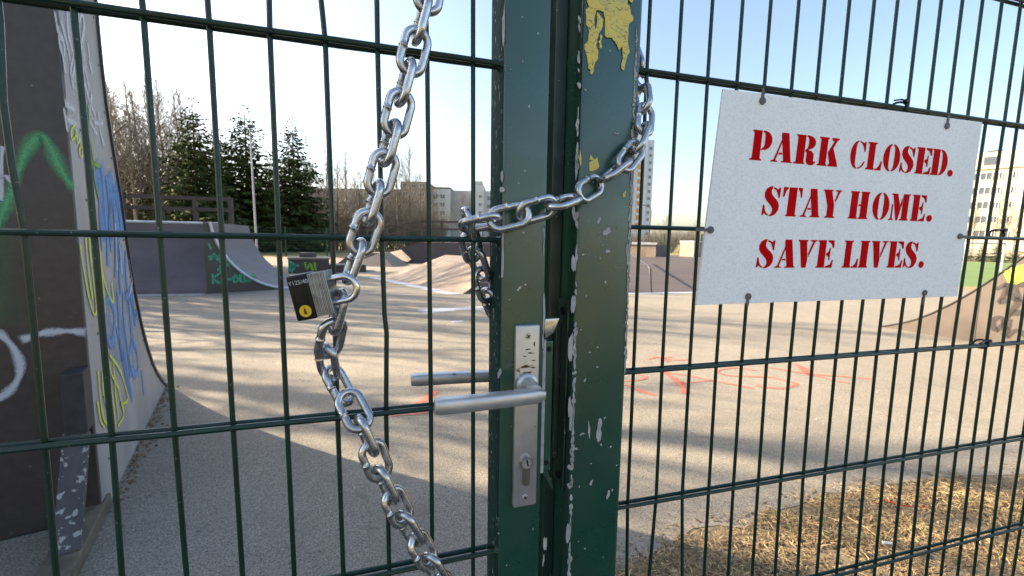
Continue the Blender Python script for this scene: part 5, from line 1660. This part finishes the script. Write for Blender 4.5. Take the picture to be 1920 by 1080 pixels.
# scattered grit and crumbs on the concrete
b = MB()
for _ in range(520):
    x, y = rng.uniform(-3, 3.6), rng.uniform(1.3, 5.5)
    if x < -1.7 and y < 3.4: x = x * .3
    r_ = rng.uniform(.002, .007) * (.6 + y * .14)
    k = 5
    b.tube([V(x, y, .0042), V(x, y, .0042 + r_ * .8)], r_, k, rs=[r_, r_ * .5])
tag(b.build('grit', M['pebble']), 'scattered pale grit on the concrete', 'grit', kind='stuff')
b = MB()
for _ in range(260):                    # grit gathered at the foot of the tall ramp
    s_ = rng.uniform(-.1, 1.9)
    p = rp(s_, 0, -.01 - abs(rng.gauss(0, .035)))
    r_ = rng.uniform(.003, .010)
    b.tube([V(p[0], p[1], .0042), V(p[0], p[1], .0042 + r_)], r_, 5, rs=[r_, r_ * .5])
tag(b.build('grit', M['leaf2']), 'brown grit and crumbs along the foot of the tall ramp', 'grit', kind='stuff')
# thin twigs and a red ribbon in the grass
for px, r_, mt, nm, lb, ct in [([(1590, 970), (1625, 990), (1650, 1010)], .002, 'leaf', 'dry_stalk', 'long pale dry stalk lying in the grass', 'stalk'), ([(1640, 945), (1660, 937), (1690, 948), (1720, 950), (1745, 951)], .0016, 'red', 'red_ribbon', 'thin red ribbon lying in the dry grass', 'ribbon'),
                               ([(1655, 1017), (1672, 1019)], .006, 'frame', 'paper_scrap', 'white scrap lying in the dry grass', 'scrap')]:
    b = MB(); b.tube([gnd(x, y, .02) for x, y in px], r_, 5); o = b.build(nm, M[mt]); tag(o, lb, ct)

# ------------------------------------------------------------------ behind the camera: path, verge and scrub the paint reflects
sheet('footpath', [V(-30, -5.5, 0), V(30, -3, 0), V(30, -.6, 0), V(11, -.6, 0), V(4, .5, 0), V(-1.2, .10, 0), V(-30, -1, 0)], .0035, pm('dark_asphalt', (.055, .055, .058), (.04, .04, .042), 20, .9, bs=120, bstr=.5, bdist=.004))
sg = []
rb = random.Random(21)
for _ in range(170):
    p = V(rb.uniform(-26, 26), rb.uniform(-17, -12), 0)
    hgt = rb.uniform(1.6, 4.2)
    for _k in range(6):
        d_ = nrm(V(rb.uniform(-.5, .5), rb.uniform(-.5, .5), 1))
        q = p + d_ * hgt * rb.uniform(.4, .7)
        sg.append((p, q, .05, .035))
        for _j in range(6):
            d2 = nrm(d_ + V(rb.uniform(-.9, .9), rb.uniform(-.9, .9), rb.uniform(-.1, .7)))
            e_ = p + (q - p) * rb.uniform(.3, 1)
            sg.append((e_, e_ + d2 * hgt * .4, .035, .015))
o = link('thicket', seg_mesh('thicket', sg, [M['leaf']]), None)
tag(o, 'straw coloured scrub across the footpath behind the viewer', 'shrubs', kind='stuff')

b = MB()
for _ in range(150):
    x, y = rng.uniform(-2.2, 4.5), rng.uniform(1.7, 7)
    if x < -1.2 and y < 3.4: continue
    r_ = rng.uniform(.006, .016)
    a = rng.uniform(0, 6.3)
    u_, w_ = V(math.cos(a), math.sin(a), 0), V(-math.sin(a), math.cos(a), 0)
    c_ = V(x, y, .007)
    b.add([c_ - u_ * r_, c_ - w_ * r_ * .45 + V(0, 0, rng.uniform(0, .004)), c_ + u_ * r_ + V(0, 0, rng.uniform(0, .006)), c_ + w_ * r_ * .45], [(0, 1, 2, 3)])
tag(b.build('leaf_litter', M['leaf2']), 'small dead leaves scattered over the concrete', 'leaves', kind='stuff')
